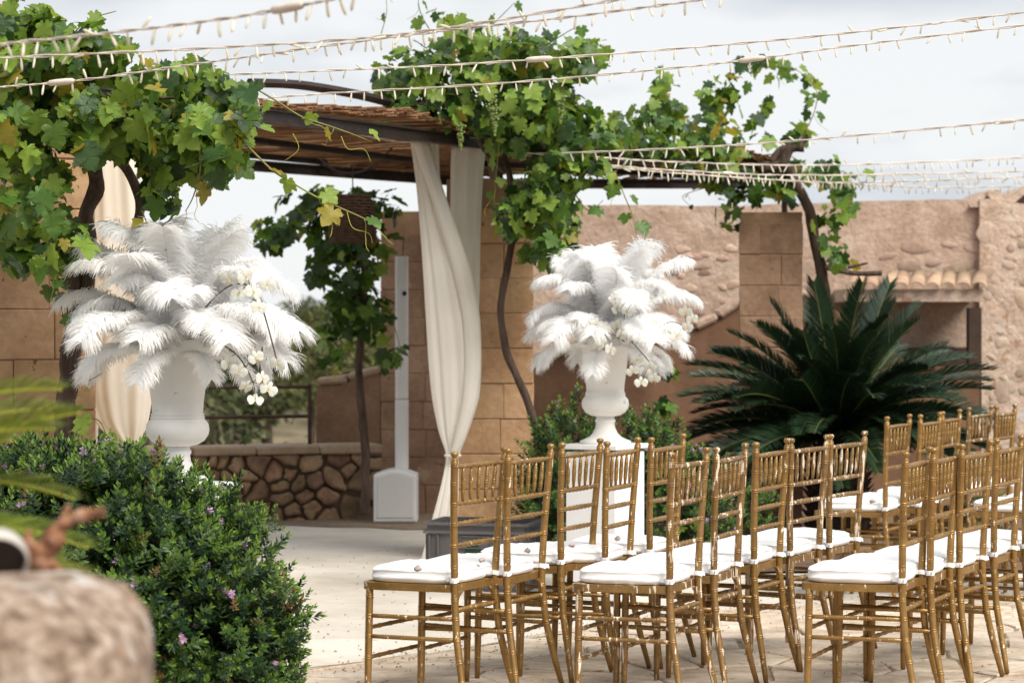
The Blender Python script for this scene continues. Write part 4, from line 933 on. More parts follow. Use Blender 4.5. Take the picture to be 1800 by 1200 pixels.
vine('grape_vine', 'airy grape vine over the right pillar with looping shoots against the sky', (vb.x, 16.15, 0),
     [(1090, 235, 40, 30, -1.4), (1140, 255, 46, 30, -1.4), (1195, 270, 50, 30, -1.3), (1250, 275, 46, 34, -1.0), (1300, 270, 30, 30, -.8), (1108, 212, 48, 28, -1.2), (1168, 195, 36, 55, -1.0), (1163, 145, 13, 30, -.9, .9), (1235, 235, 60, 45, -.8), (1262, 180, 40, 38), (1290, 145, 30, 30), (1325, 115, 40, 14), (1380, 125, 38, 16), (1418, 165, 20, 32), (1405, 225, 28, 26), (1250, 290, 55, 34), (1285, 340, 45, 42),
      (1335, 320, 50, 36), (1375, 330, 25, 25), (1322, 205, 18, 12), (1350, 180, 16, 12, 0, .8), (1395, 290, 20, 15), (1450, 300, 35, 32, 0, .7), (1482, 345, 28, 40, 0, .8), (1450, 385, 30, 45, 0, .7), (1468, 440, 28, 32, 0, .8), (1490, 475, 30, 16, 0, .6), (1075, 228, 25, 22), (1340, 245, 20, 16, 0, .7), (1290, 385, 18, 22, 0, .8)],
     16.0, .4, .0135, .085, 33, (1.0, 1.0, .8, .14),
     [([(1470, 960, 16.3), (1465, 700, 16.2), (1455, 560, 16.05), (1445, 480, 16.0), (1432, 420, 16.0), (1422, 370, 15.95), (1400, 322, 15.9), (1382, 290, 15.9)], .042, .032),
      ([(1330, 292, 15.9), (1370, 290, 15.9), (1390, 262, 15.9), (1412, 258, 15.9)], .035, .035), ([(1355, 285, 15.9), (1375, 262, 15.9), (1400, 255, 15.9), (1420, 240, 15.9)], .028, .02), ([(1240, 318, 16.0), (1330, 292, 15.9)], .014, .02),
      ([(1450, 470, 15.9), (1500, 480, 15.9), (1550, 480, 15.9)], .016, .018), ([(1490, 470, 15.9), (1525, 462, 15.9)], .012, .008)],
     [([(1410, 240, 15.9), (1430, 200, 15.9), (1435, 160, 15.9), (1410, 130, 15.9), (1370, 112, 15.9), (1325, 105, 15.9), (1290, 118, 15.9)], .004, .09, .07, 'b'), ([(1240, 330, 15.9), (1200, 345, 15.9), (1218, 365, 15.9)], .003, .03, .1, 'a'),
      ([(1480, 300, 15.9), (1500, 310, 15.9), (1515, 305, 15.9)], .004, .08, .06, 'c'), ([(1163, 170, 15.9), (1162, 130, 15.9), (1165, 112, 15.9)], .004, .07, .05, 'b')])
vb = P(640, 905, 16.3)
vine('grape_vine', 'shaded grape vine with hanging foliage left of the white column speaker', (vb.x, 16.35, 0),
     [(495, 405, 42, 34), (540, 375, 60, 42), (600, 360, 70, 34), (590, 430, 62, 55), (620, 500, 50, 60), (645, 430, 42, 60), (680, 362, 34, 34), (600, 560, 40, 52), (655, 560, 38, 55), (580, 620, 22, 40, 0, .7), (690, 630, 22, 35), (560, 470, 22, 50, 0, .8), (470, 400, 24, 26), (590, 350, 100, 24)],
     16.3, .45, .0125, .088, 34, (1.6, .8, .25, .06),
     [([(642, 905, 16.3), (642, 820, 16.3), (638, 740, 16.3), (630, 660, 16.3), (634, 600, 16.3), (640, 540, 16.3), (640, 470, 16.3), (630, 400, 16.3)], .034, .022)],
     [([(690, 560, 16.1), (705, 620, 16.1), (703, 650, 16.1)], .003, .08, .08, 'b')])
def sprig_of_leaves(px, py, D, label, seed, pts):
    vine('vine_sucker', label, P(px, py, D), [], D, .1, 0, .09, seed, (1, 1, 1, 0), [], [(pts, .004, .085, .06, 'b')])
vine('vine_sucker', 'small vine sucker with few leaves below the right feathers', P(1170, 900, 14.8), [(1165, 712, 22, 14, 0, 1.2), (1180, 655, 20, 14, 0, .8)], 14.8, .1, .012, .09, 36, (1, 1, .6, 0), [],
     [([(1170, 900, 14.8), (1165, 800, 14.8), (1160, 720, 14.8), (1180, 690, 14.8)], .004, .085, .12, 'b')])

# ------------------------------------------------------------------ bushes
def sprig_geo(seed, L=.075, nl=20, ll=.033, lw=.0062):
    rnd = random.Random(seed); vs = []; fs = []
    for i in range(nl):
        t = (i + .5) / nl; a = i * 2.4 + rnd.uniform(-.3, .3); z = L * t; el = R(12 + 52 * t + rnd.uniform(-10, 10)); l = ll * (1.05 - .45 * t) * rnd.uniform(.8, 1.15); w = lw * (1.1 - .3 * t)
        d = Vector((math.cos(a) * math.cos(el), math.sin(a) * math.cos(el), math.sin(el))); s = Vector((-math.sin(a), math.cos(a), 0)); n = d.cross(s)
        b = len(vs); o = Vector((0, 0, z))
        vs += [o, o + d * l * .5 + s * w - n * .0012, o + d * l * .55, o + d * l * .5 - s * w - n * .0012, o + d * l]
        fs += [(b, b + 1, b + 2), (b, b + 2, b + 3), (b + 1, b + 4, b + 2), (b + 2, b + 4, b + 3)]
    return [Vector(v) for v in vs], fs
SG = [sprig_geo(s) for s in range(6)]
SM = {}
for c in 'abcd':
    SM[c] = []
    for g in SG: mb = MB(); mb.add(g[0], g[1]); SM[c].append(mb.mesh('leafy_sprig', [M['bush_' + c], M['bush_c']]))
for c in 'ab':   # fresh lime tips
    for me, g in zip(SM[c], SG):
        for p in me.polygons:
            if p.index >= len(me.polygons) * .80: p.material_index = 1
fm = MB()
for k in range(9):
    a = k * 2.4; d = Vector((math.cos(a), math.sin(a), .6)).normalized(); s = Vector((-math.sin(a), math.cos(a), 0)); o = Vector((0, 0, k * .0022))
    fm.add([o, o + d * .009 + s * .005, o + d * .017, o + d * .009 - s * .005], [(0, 1, 2, 3)])
FLM = fm.mesh('flower', M['bush_flower'])
def bush(label, base, blobs, n, seed, sz=1.0, flowers=40, ww=(1.1, 1.0, .22, .1), group='flowering shrubs', npart=300, cap=None):
    """blobs in metres relative to base: (cx, cy, cz, rx, ry, rz)"""
    rnd = random.Random(seed); t = thing('flowering_bush', label, 'bush', base, 0, group); items = []
    tot = sum(b[3] * b[5] for b in blobs)
    for b in blobs:
        for _ in range(int(n * b[3] * b[5] / tot)):
            d = Vector((rnd.gauss(0, 1), rnd.gauss(0, 1), rnd.gauss(0, 1))).normalized(); r = rnd.random() ** .22
            r *= 1 + .26 * noise.noise(d * 2.6 + Vector((seed, b[0] * 9, b[2] * 9)))
            p = Vector((b[0] + d.x * b[3] * r, b[1] + d.y * b[4] * r, b[2] + d.z * b[5] * r))
            if p.z < 0.02 or noise.noise(p * 7.5 + Vector((0, seed, 0))) < -.36: continue
            lum = noise.noise(p * 6 + Vector((seed, 0, 0)))
            up = (d * .9 + Vector((rnd.gauss(0, .35), rnd.gauss(0, .35) - .1, .65 + rnd.gauss(0, .3)))).normalized()
            w_ = list(ww); 
            if r < .85: w_[0] *= 3
            w_[2] *= 1 + max(0, lum) * 4; w_[3] *= max(0.05, -lum * 6)
            items.append((r > .82 and d.y < .3, p + d * rnd.uniform(0, .035) * sz, up, rnd.uniform(.65, 1.4) * sz, rnd.choices('abcd', w_)[0], rnd.randrange(6)))
    for _ in range(int(n * .012)):
        b = rnd.choice(blobs); d = Vector((rnd.gauss(0, 1), rnd.gauss(0, .6) - .4, rnd.gauss(.5, .8))).normalized(); q = Vector((b[0] + d.x * b[3], b[1] + d.y * b[4], b[2] + d.z * b[5]))
        if q.z < .05: continue
        up = (d * .7 + Vector((rnd.gauss(0, .3), 0, .8))).normalized(); c = rnd.choices('abcd', (1, 1.4, .3, .1))[0]
        for j in range(rnd.randint(2, 4)):
            items.append((True, q + up * .045 * j * sz, (up + Vector((rnd.gauss(0, .15), rnd.gauss(0, .15), 0))).normalized(), rnd.uniform(.7, 1.0) * sz, c, rnd.randrange(6)))
    if cap: items = [i for i in items if i[1].z < cap(i[1].x) + rnd.uniform(-.03, .03)]
    rnd.shuffle(items); items.sort(key=lambda i: not i[0])
    for (_, p, up, s, c, k) in items[:npart]: inst('leafy_sprig', SM[c][k], t, p, up.to_track_quat('Z', 'Y') @ Quaternion((0, 0, 1), rnd.uniform(0, 6)), s)
    mb = MB()
    for (_, p, up, s, c, k) in items[npart:]:
        q = up.to_track_quat('Z', 'Y'); nf = len(SG[k][1]); vv = [p + q @ (v * s) for v in SG[k][0]]; i0 = len(mb.f)
        mb.add(vv, SG[k][1], 'abcd'.index(c))
        if c in 'ab':
            for j in range(int(nf * .8), nf): mb.m[i0 + j] = 2
    tag(mb.build('foliage', [M['bush_' + c] for c in 'abcd'], t), kind='stuff')
    mb = MB()
    for b in blobs:
        for _ in range(14):
            d = Vector((rnd.gauss(0, 1), rnd.gauss(0, 1), abs(rnd.gauss(0, 1)))).normalized(); e = Vector((b[0] + d.x * b[3] * .9, b[1] + d.y * b[4] * .9, b[2] + d.z * b[5] * .9))
            mb.tube([(b[0] * .5, b[1] * .5, 0), (b[0] + d.x * b[3] * .3, b[1], b[2] * .6), e], [.009, .006, .002], 5)
    mb.build('branches', M['bark'], t)
    outer = [i for i in items if i[0]]
    for i in range(flowers):
        p, up = outer[rnd.randrange(len(outer))][1:3]
        for j in range(rnd.randint(1, 3)): inst('flower', FLM, t, p + up * .07 * sz + Vector([rnd.uniform(-.015, .015) for _ in range(3)]), up.to_track_quat('Z', 'Y'), sz * rnd.uniform(.6, 1.05))
    return t
bb = Vector(((226 - 900) * 8.3 / F, 8.3, 0))
bush('large myrtle-leaved bush with purple flowers filling the left foreground', bb,
     [(-.05, 0, .48, .46, .36, .44), (-.20, .1, .60, .32, .28, .28), (.20, 0, .38, .34, .3, .36), (.03, .1, .66, .26, .22, .20), (-.38, .1, .62, .2, .2, .34), (.33, -.02, .28, .22, .22, .26), (.27, .05, .60, .12, .14, .14), (.42, .0, .16, .14, .16, .16), (.36, .05, .70, .04, .05, .08), (-.5, .1, .45, .2, .2, .4), (-.22, .2, .88, .05, .05, .14), (-.3, .1, .84, .14, .12, .08)],
     6600, 51, .92, 120, cap=lambda x: .92 if x < .08 else (.92 - .85 * (x - .08) if x < .32 else (.82 if x < .37 else .70)))
b2 = P(1010, 0, 13.6); bush('clipped purple-flowered bush behind the right plinth, beside the middle pillar', (b2.x, 13.6, 0), [(-.02, 0, .55, .24, .22, .34), (-.1, 0, .3, .22, .22, .3), (.22, 0, .55, .16, .2, .28)], 1100, 52, 1.0, 24, (1.3, 1.0, .2, .12), npart=120)
b3 = P(1190, 0, 13.6); bush('low purple-flowered bush right of the right plinth', (b3.x, 13.6, 0), [(0, 0, .36, .28, .24, .32), (-.12, 0, .62, .14, .14, .2), (.3, 0, .22, .24, .2, .24)], 1100, 53, 1.0, 40, (1.1, 1.2, .3, .05), npart=120)
b4 = P(1680, 0, 15.2); bush('small green bush behind the far chairs at right', (b4.x, 15.2, 0), [(0, 0, .2, .3, .2, .22)], 300, 54, 1.1, 6, npart=60)

# ------------------------------------------------------------------ cycad
def frond_mesh(L, e0, e1, lw, seed, mats, ll=.17, nl=70, vee=.35, rib=.009):
    rnd = random.Random(seed); n = 22; pts = [Vector((0, 0, 0))]; tans = []
    for i in range(n):
        t = i / n; e = R(e0 + (e1 - e0) * t ** 1.25); d = Vector((math.cos(e), 0, math.sin(e))); tans.append(d); pts.append(pts[-1] + d * L / n)
    tans.append(tans[-1]); mb = MB(); mb.tube(pts, [rib * (1 - .8 * i / n) for i in range(n + 1)], 5, 1)
    for side in (-1, 1):
        for b in range(nl):
            t = .12 + .87 * b / nl; fi = t * n; i0 = min(int(fi), n - 1); p = pts[i0].lerp(pts[i0 + 1], fi - i0); tg = tans[i0]; sd = Vector((0, side, 0)); nn = Vector((-tg.z, 0, tg.x))
            prof = min(1, .45 + t * 2.2) * (1 - .6 * max(0, (t - .7) / .3) ** 1.5); l = ll * prof * rnd.uniform(.92, 1.06)
            al = R(28 + 30 * t); d = (sd * math.cos(al) + tg * math.sin(al) + nn * (vee + rnd.gauss(0, .06))).normalized(); wv = tg * lw
            m_ = p + d * l * .55; e_ = p + d * l - nn * l * .12
            mb.add([p - wv * .6, p + wv * .6, m_ + wv * .8, m_ - wv * .8, e_], [(0, 1, 2, 3), (3, 2, 4)], 0)
    return mb.mesh('frond', mats, False)
cy = P(1472, 770, 15.0)
cyc = thing('cycad', 'dark green sago palm with arching fronds in front of the right pillar', 'palm', (cy.x, 15.0, 0))
mb = MB(); hz = cy.z + .02; mb.tube([(0, 0, 0), (.01, 0, hz * .3), (0, 0, hz * .7), (0, 0, hz)], [.19, .20, .18, .10], 16); mb.build('trunk', M['cycad_trunk'], cyc)
mb = MB(); rnd = random.Random(6)
for i in range(170):
    a = i * 2.4; z = .03 + (hz - .06) * i / 170; p = Vector((.185 * math.cos(a), .185 * math.sin(a), z)); o_ = Vector((math.cos(a), math.sin(a), .8)).normalized() * .06
    s = Vector((-math.sin(a), math.cos(a), 0)) * .022
    mb.add([p - s, p + s, p + o_ + s * .4, p + o_ - s * .4, p - s + Vector((0, 0, -.02)), p + s + Vector((0, 0, -.02))], [(0, 1, 2, 3), (4, 5, 1, 0), (5, 2, 1), (4, 0, 3), (4, 3, 2, 5)])
mb.build('leaf_bases', M['cycad_trunk'], cyc)
mats = [M['cycad'], M['cycad_rib']]
FR = [[frond_mesh(.96, 82, 60, .0095, 1, mats), frond_mesh(.92, 74, 38, .0095, 2, mats)],
      [frond_mesh(.98, 62, 18, .0095, 3, mats), frond_mesh(.95, 55, 5, .0095, 4, mats)],
      [frond_mesh(.98, 40, -12, .0095, 5, mats), frond_mesh(.94, 32, -22, .0095, 6, mats)],
      [frond_mesh(.94, 18, -30, .0095, 7, mats), frond_mesh(.92, 8, -42, .0095, 8, mats)]]
for ring, (cnt, off) in enumerate(((12, 0), (24, 9), (34, 4), (40, 0))):
    for i in range(cnt):
        az = 360 * i / cnt + off + rnd.uniform(-6, 6); q = Quaternion((0, 0, 1), R(az)) @ Quaternion((1, 0, 0), R(rnd.uniform(-26, 26))) @ Quaternion((0, 1, 0), R(rnd.uniform(-9, 9)))
        inst('frond', FR[ring][i % 2], cyc, (.05 * math.cos(R(az)), .05 * math.sin(R(az)), hz - .01 * ring), q, rnd.uniform(.9, 1.1) * (1 if ring < 2 else 1.06))
# rocks edging the bed round the cycad
for i, (px, py, D, s, lab) in enumerate([(1410, 905, 14.2, .28, 'beige boulder left of the cycad trunk'), (1540, 910, 14.0, .24, 'beige boulder right of the cycad trunk'), (1330, 930, 13.9, .18, 'small pale edging rock beside the low bush'), (1690, 860, 15.6, .34, 'pale boulder behind the far chairs')]):
    p = P(px, py, D); t = inst('boulder', rock_mesh('boulder', M['wallstone'], i + 20, 3, .4, 1.1), None, (p.x, D, s * .3), Quaternion((0, 0, 1), i), (s * 1.3, s, s * .8)); tag(t, lab, 'rock')

# ------------------------------------------------------------------ chairs
def prof_tube(mb, path, base_r, rings, n=10, step=.012, ringh=.0022, ends=None, waves=0, wamp=.0016):
    """turned bamboo rod: path of points, ring pairs at given arc fractions"""
    pts = [Vector(p) for p in path]; segs = [(b - a).length for a, b in zip(pts, pts[1:])]; L = sum(segs)
    def at(s):
        s = max(0, min(L, s))
        for (a, b), l in zip(zip(pts, pts[1:]), segs):
            if s <= l + 1e-9: return a.lerp(b, s / l)
            s -= l
        return pts[-1]
    ss = {0.0, L}
    k = max(2, int(L / (step * 4)))
    for i in range(k + 1): ss.add(L * i / k)
    for r in rings:
        c = r * L
        for o in (-.0085, -.0062, -.0045, -.0022, 0, .0022, .0045, .0062, .0085): ss.add(max(0, min(L, c + o)))
    if waves:
        for i in range(waves * 4 + 1): ss.add(L * i / (waves * 4))
    ss = sorted(ss); rr = []
    for s in ss:
        r = base_r if not callable(base_r) else base_r(s / L)
        for g in rings:
            d = abs(abs(s - g * L) - .0045)
            if d < .0016: r += ringh
        if waves: r += wamp * math.sin(2 * math.pi * waves * s / L)
        rr.append(r)
    mb.tube([at(s) for s in ss], rr, n)
YB = -.165
def post_path(sx):
    return [(sx * .200, YB - .066, 0), (sx * .176, YB - .040, .12), (sx * .160, YB - .012, .26), (sx * .1525, YB, .40), (sx * .153, YB, .47), (sx * .166, YB - .004, .62), (sx * .182, YB - .014, .80), (sx * .189, YB - .020, .890)]
def chair_parts(mt):
    """returns list of (name, mesh, loc, children)"""
    parts = []
    def mk(name, fn, smooth=True, m_=None):
        mb = MB(); fn(mb); return mb.mesh(name, m_ or mt, smooth)
    zr = [.10, .173, .25, .324, .392, .51, .586, .663, .735, .808, .875]
    for sx in (-1, 1):
        pth = post_path(sx); tot = .0
        L = sum((Vector(b) - Vector(a)).length for a, b in zip(pth, pth[1:]))
        rings = []
        for z in zr:
            s = 0
            for a, b in zip(pth, pth[1:]):
                l = (Vector(b) - Vector(a)).length
                if a[2] <= z <= b[2]: s += l * (z - a[2]) / (b[2] - a[2]); break
                s += l
            rings.append(s / L)
        me = mk('back_post', lambda mb: prof_tube(mb, pth, lambda t: .0098 + .0036 * min(1, t * 5), rings))
        me2 = mk('finial', lambda mb: mb.lathe([(.001, .886), (.0115, .888), (.0125, .893), (.008, .899), (.0085, .903), (.0135, .908), (.0148, .913), (.0142, .918), (.010, .9225), (.001, .924)], 14, 0, (sx * .1893, YB - .0203, 0)))
        parts.append(('back_post', me, [('finial', me2)]))
        me = mk('front_leg', lambda mb: prof_tube(mb, [(sx * .195, .172, 0), (sx * .190, .165, .425)], lambda t: .0098 + .0038 * min(1, t * 3), [.18, .407, .588, .76, .93]))
        parts.append(('front_leg', me, []))
    def frame(mb):
        out = []; inn = []
        o = [(-.163, YB + .012), (-.166, YB + .03), (-.200, .10), (-.205, .15), (-.198, .182), (-.18, .196), (-.10, .204), (0, .207), (.10, .204), (.18, .196), (.198, .182), (.205, .15), (.200, .10), (.166, YB + .03), (.163, YB + .012), (.05, YB + .002), (-.05, YB + .002)]
        i_ = [(x * .82, (y + .0) * .80 + .002) for x, y in o]
        n = len(o); vs = []
        for (pl, z) in ((o, .419), (o, .445), (i_, .445), (i_, .419)): vs += [(x, y, z) for x, y in pl]
        fs = []
        for r in range(4):
            r2 = (r + 1) % 4
            for k in range(n): k2 = (k + 1) % n; fs.append((r * n + k, r2 * n + k, r2 * n + k2, r * n + k2))
        mb.add(vs, fs)
        pan = [(x * .84, y * .82 + .002, .436) for x, y in o]; mb.add(pan, [tuple(range(n))])
    me = mk('seat_frame', frame, False); recalc(me); parts.append(('seat_frame', me, []))
    # cushion
    def cushion(mb):
        o = []
        N = 40
        for k in range(N):
            a = 2 * math.pi * k / N; c, s = math.cos(a), math.sin(a)
            x = math.copysign(abs(c) ** .55, c); y = math.copysign(abs(s) ** .5, s)
            yy = .018 + y * .180; ww = .158 + .042 * (yy + .16) / .36
            o.append((x * ww, yy))
        rings = [(.90, .446), (.97, .449), (1.0, .458), (1.012, .466), (1.0, .4675), (1.0, .476), (.99, .486), (1.003, .4885), (.985, .491), (.92, .4975), (.78, .502), (.55, .505), (.3, .507), (.05, .5075)]
        vs = []
        for (k_, z) in rings:
            for j, (x, y) in enumerate(o):
                wob = .0022 * math.sin(j * 1.7 + z * 300) + .002 * math.sin(j * .6 + 2)
                vs.append((x * k_, .018 + (y - .018) * k_, z + (wob if .45 < z < .505 else 0) - (.006 * (1 - k_) if z < .45 else 0)))
        fs = []
        for i in range(len(rings) - 1):
            for k in range(N): k2 = (k + 1) % N; fs.append((i * N + k, i * N + k2, (i + 1) * N + k2, (i + 1) * N + k))
        fs.append(tuple(range(N - 1, -1, -1))); fs.append(tuple((len(rings) - 1) * N + k for k in range(N)))
        mb.add(vs, fs)
    ties = []
    for sx in (-1, 1):
        def tie(mb):
            cx, cy_ = sx * .1530, YB; ring = [(cx + .0165 * math.cos(a), cy_ + .0165 * math.sin(a)) for a in [2 * math.pi * k / 14 for k in range(14)]]
            mb.prism(ring, lambda u, v, d: (u, v, d + .003 * math.sin(u * 200)), .456, .472)
            mb.box((cx - sx * .008, cy_ + .022, .464), (.010, .03, .014))
            mb.add([(cx + sx * .012, cy_ - .006, .470), (cx + sx * .030, cy_ - .014, .468), (cx + sx * .034, cy_ - .016, .452), (cx + sx * .013, cy_ - .008, .457)], [(0, 1, 2, 3)])
        ties.append(('tie', mk('tie', tie, False, M['cushion'])))
    parts.append(('cushion', mk('cushion', cushion, True, M['cushion']), ties))
    def rail(z, hw, y, r, name, waves=9, rings=()):
        me = mk(name, lambda mb: prof_tube(mb, [(-hw, y, z), (hw, y, z)], lambda t: r * (.80 + .3 * math.sin(math.pi * t)), list(rings), 10, waves=waves)); parts.append((name, me, []))
    rail(.868, .184, YB - .018, .0088, 'top_rail', 10)
    rail(.735, .173, YB - .010, .0088, 'back_rail', 10); rail(.663, .167, YB - .006, .0085, 'back_rail', 9); rail(.586, .161, YB - .002, .0085, 'back_rail', 9)
    for k in range(5):
        u = (k - 2) / 2
        me = mk('spindle', lambda mb: prof_tube(mb, [(u * .112, YB - .010, .741), (u * .122, YB - .018, .864)], lambda t: .0045 + .0038 * math.sin(math.pi * t) ** .8, [.26, .5, .74], 8, ringh=.0016)); parts.append(('spindle', me, []))
    def xz(z, sx):   # post position at height z
        pth = post_path(sx)
        for a, b in zip(pth, pth[1:]):
            if a[2] <= z <= b[2]: t = (z - a[2]) / (b[2] - a[2]); return Vector(a).lerp(Vector(b), t)
    for z in (.324, .25):
        for sx in (-1, 1):
            a = xz(z, sx); b = Vector((sx * .192, .168, z)); me = mk('side_stretcher', lambda mb: prof_tube(mb, [a, b], .0078, [.16, .38, .60, .82], 8, ringh=.0016)); parts.append(('side_stretcher', me, []))
    for z in (.28, .173):
        me = mk('front_stretcher', lambda mb: prof_tube(mb, [(-.193, .169, z), (.193, .169, z)], .0078, [.2, .4, .6, .8], 8, ringh=.0016)); parts.append(('front_stretcher', me, []))
    a = xz(.356, -1); b = xz(.356, 1); me = mk('rear_stretcher', lambda mb: prof_tube(mb, [a, b], lambda t: .0075 + .002 * math.sin(math.pi * t), [.2, .35, .5, .65, .8], 8, ringh=.0016)); parts.append(('rear_stretcher', me, []))
    for sx in (-1, 1):
        def br(mb):
            pl = [(0, 0), (.045, 0), (.036, -.006), (.02, -.016), (.010, -.032), (.007, -.05), (0, -.055)]
            mb.prism([(sx * (.143 - u), .418 + v) for u, v in pl], lambda u, v, d: (u, d, v), YB - .005, YB + .007)
        me = mk('corner_bracket', br, False); recalc(me); parts.append(('corner_bracket', me, []))
    return parts
CH = [chair_parts(M['gold']), chair_parts(M['gold_worn'])]
def chair(x, y, rz, label, kind, group):
    t = thing('chair', label, 'chair', (x, y, 0), rz, group)
    for name, me, kids in CH[kind]:
        o = bpy.data.objects.new(name, me); link(o, t)
        for kn, km in kids: link(bpy.data.objects.new(kn, km), o)
    return t
WT = .378
HC = H - .924
def place(x1, y1, x2, label, kind, group, dmin=None):
    D1 = F * HC / (y1 - 576); X1 = (x1 - 900) * D1 / F
    best = None
    for k in range(0, 900):   # find the yaw whose far finial falls at bearing x2
        th = R(k / 10); X2 = X1 + WT * math.cos(th); Y2 = D1 + WT * math.sin(th); px = 900 + F * X2 / Y2
        if best is None or abs(px - x2) < best[0]: best = (abs(px - x2), th)
    th = best[1]
    ux, uy = math.cos(th), math.sin(th); fx, fy = -uy, ux    # row axis and facing
    # finial local position (-.189, YB-.02) -> root
    lx, ly = -.189, YB - .02
    return chair(X1 - (ux * lx + fx * ly), D1 - (uy * lx + fy * ly), th, label, kind, group)
G1, G2, G3, G4 = 'gold chairs of the row nearest the urns', 'gold chairs of the middle row', 'gold chairs of the near right row', 'gold chairs across the aisle'
row1 = [(799, 792.5, 887, 'leftmost gold chair, in front of the grey crate, pebble on cushion'), (893, 786.5, 968, 'gold chair second from left, touching the leftmost chair'), (988, 776.5, 1055, 'gold chair before the left side of the white plinth'), (1067, 774.5, 1121, 'gold chair before the right edge of the white plinth'), (1145, 767.5, 1201, 'gold chair just right of the white plinth, before the purple bush')]
row2 = [(1181, 793.5, 1242, 'worn gold chair nearest the camera in the middle row'), (1259.5, 785, 1310, 'worn gold chair second in the middle row'), (1329, 776, 1384, 'gold chair third in the middle row, cleaner paint than its neighbours'), (1391, 769, 1454, 'heavily worn gold chair fourth in the middle row'), (1460, 762, 1520, 'chipped gold chair at the far end of the middle row, before the cycad')]
row3 = [(1592, 792.5, 1634, 'gold chair nearest the camera in the right-hand row'), (1641, 786, 1683, 'gold chair second in the right-hand row'), (1691, 779, 1741, 'gold chair third in the right-hand row'), (1752, 770, 1795, 'gold chair fourth in the right-hand row, at the picture edge'), (1806, 763, 1850, 'gold chair mostly past the right edge of the picture')]
row4 = [(1559.5, 731, 1599, 'gold chair alone on the left across the aisle, before the cycad trunk'), (1618, 727.5, 1652, 'first chair of the middle pair across the aisle'), (1657, 722, 1687, 'second chair of the middle pair across the aisle'), (1703.5, 715, 1742, 'worn gold chair left of the farthest pair'), (1752, 712.5, 1784, 'farthest gold chair, rightmost of the farthest pair')]
for i, (a, b, c, l) in enumerate(row1): place(a, b, c, l, 0, G1)
for i, (a, b, c, l) in enumerate(row2): place(a, b, c, l, 0 if i == 2 else 1, G2)
for i, (a, b, c, l) in enumerate(row3): place(a, b, c, l, 0, G3)
for i, (a, b, c, l) in enumerate(row4): place(a, b, c, l, 1 if i == 3 else 0, G4)
place(1834, 732, 1872, 'gold chair of the rear row across the aisle, cushion corner showing', 0, G4)
place(1888, 727, 1925, 'gold chair behind the rear row corner chair across the aisle', 0, G4)
# pebbles lying on the cushions
peb = [rock_mesh('pebble', M['pebble'], s + 40, 2, .5, 1.4) for s in range(4)]
for i, (px, py, lab) in enumerate([(734, 998, 'grey-pink pebble on the cushion of the leftmost chair'), (847, 983, 'flat oval pebble on the second cushion'), (927, 966, 'pointed grey pebble on the third cushion from left'), (1005, 957, 'brown speckled pebble on the fourth cushion from left'), (1086, 945, 'squarish pebble on the fifth cushion, before the plinth'), (1534, 880, 'grey pebble on the cushion across the aisle')]):
    D = F * (H - .520) / (py - 576); p = P(px, py, D)
    o = inst('pebble', peb[i % 4], None, (p.x, D, .5185), Quaternion((0, 0, 1), i * 1.3), (.027, .022, .020) if i != 1 else (.034, .024, .017)); tag(o, lab, 'pebble', 'pebbles on the chair cushions')

# ------------------------------------------------------------------ string lights
bmb = MB(); bmb.lathe([(.001, 0), (.0028, -.001), (.0030, -.010), (.0036, -.012), (.0040, -.024), (.0034, -.034), (.001, -.038)], 8)
BULB = bmb.mesh('bulb', M['bulb'], True)
def string_light(label, pts, spacing=.10, r=.0026, conn=(), bare=None, seed=0, bs=1.0):
    rnd = random.Random(seed); w_ = catmull([P(*p) for p in pts], 12); base = w_[0].copy()
    t = thing('string_light', label, 'string light', base, 0, 'fairy light strings over the terrace')
    ph = 0; a_ = []; b_ = []
    for i, p in enumerate(w_):
        o = Vector((0, math.cos(i * 1.3), math.sin(i * 1.3))) * r * 1.0; a_.append(p + o - base); b_.append(p - o - base + Vector((0, 0, -.002 * rnd.random())))
    mb = MB(); mb.tube(a_, r, 5); mb.tube(b_, r * .8, 5); mb.build('cable', M['wire'], t, smooth=True)
    acc = spacing * .5; 
    for a, b in zip(w_, w_[1:]):
        l = (b - a).length; s = 0
        while acc <= l:
            p = a.lerp(b, acc / l)
            if not (bare and bare[0] < 900 + F * p.x / p.y < bare[1]):
                sideways = rnd.random() < .16
                ang = rnd.gauss(0, .28) if not sideways else rnd.choice([-1, 1]) * rnd.uniform(1.2, 2.9)
                q = Quaternion((0, 1, 0), ang) @ Quaternion((1, 0, 0), rnd.gauss(0, .3))
                inst('bulb', BULB, t, p - base + Vector((0, 0, -r)), q, bs * rnd.uniform(.9, 1.1))
            acc += spacing * rnd.uniform(.85, 1.15)
        acc -= l
    for (px, py, D) in conn:
        p = P(px, py, D); tg = min(range(len(w_) - 1), key=lambda i: (w_[i] - p).length); d = (w_[tg + 1] - w_[tg]).normalized(); c = w_[tg] - base
        mb = MB(); mb.tube([c - d * .055, c - d * .045, c - d * .02, c + d * .02, c + d * .045, c + d * .055], [.004, .010, .0115, .0115, .010, .004], 10); mb.build('connector', M['wire'], t, smooth=True)
    return t
string_light('topmost blurred light string leaving the frame above the left vine', [(-60, 88, 6.2), (0, 78, 6.1), (200, 57, 5.9), (400, 32, 5.7), (567, 2, 5.5), (640, -15, 5.4)], .05, .0026, [(500, 15, 5.58)], seed=1)
string_light('second light string from top left, curving up and out before the middle', [(-60, 108, 7.4), (0, 102, 7.4), (300, 88, 7.2), (600, 70, 7.0), (800, 47, 6.8), (1083, 0, 6.6), (1160, -16, 6.5)], .055, .0026, seed=2)
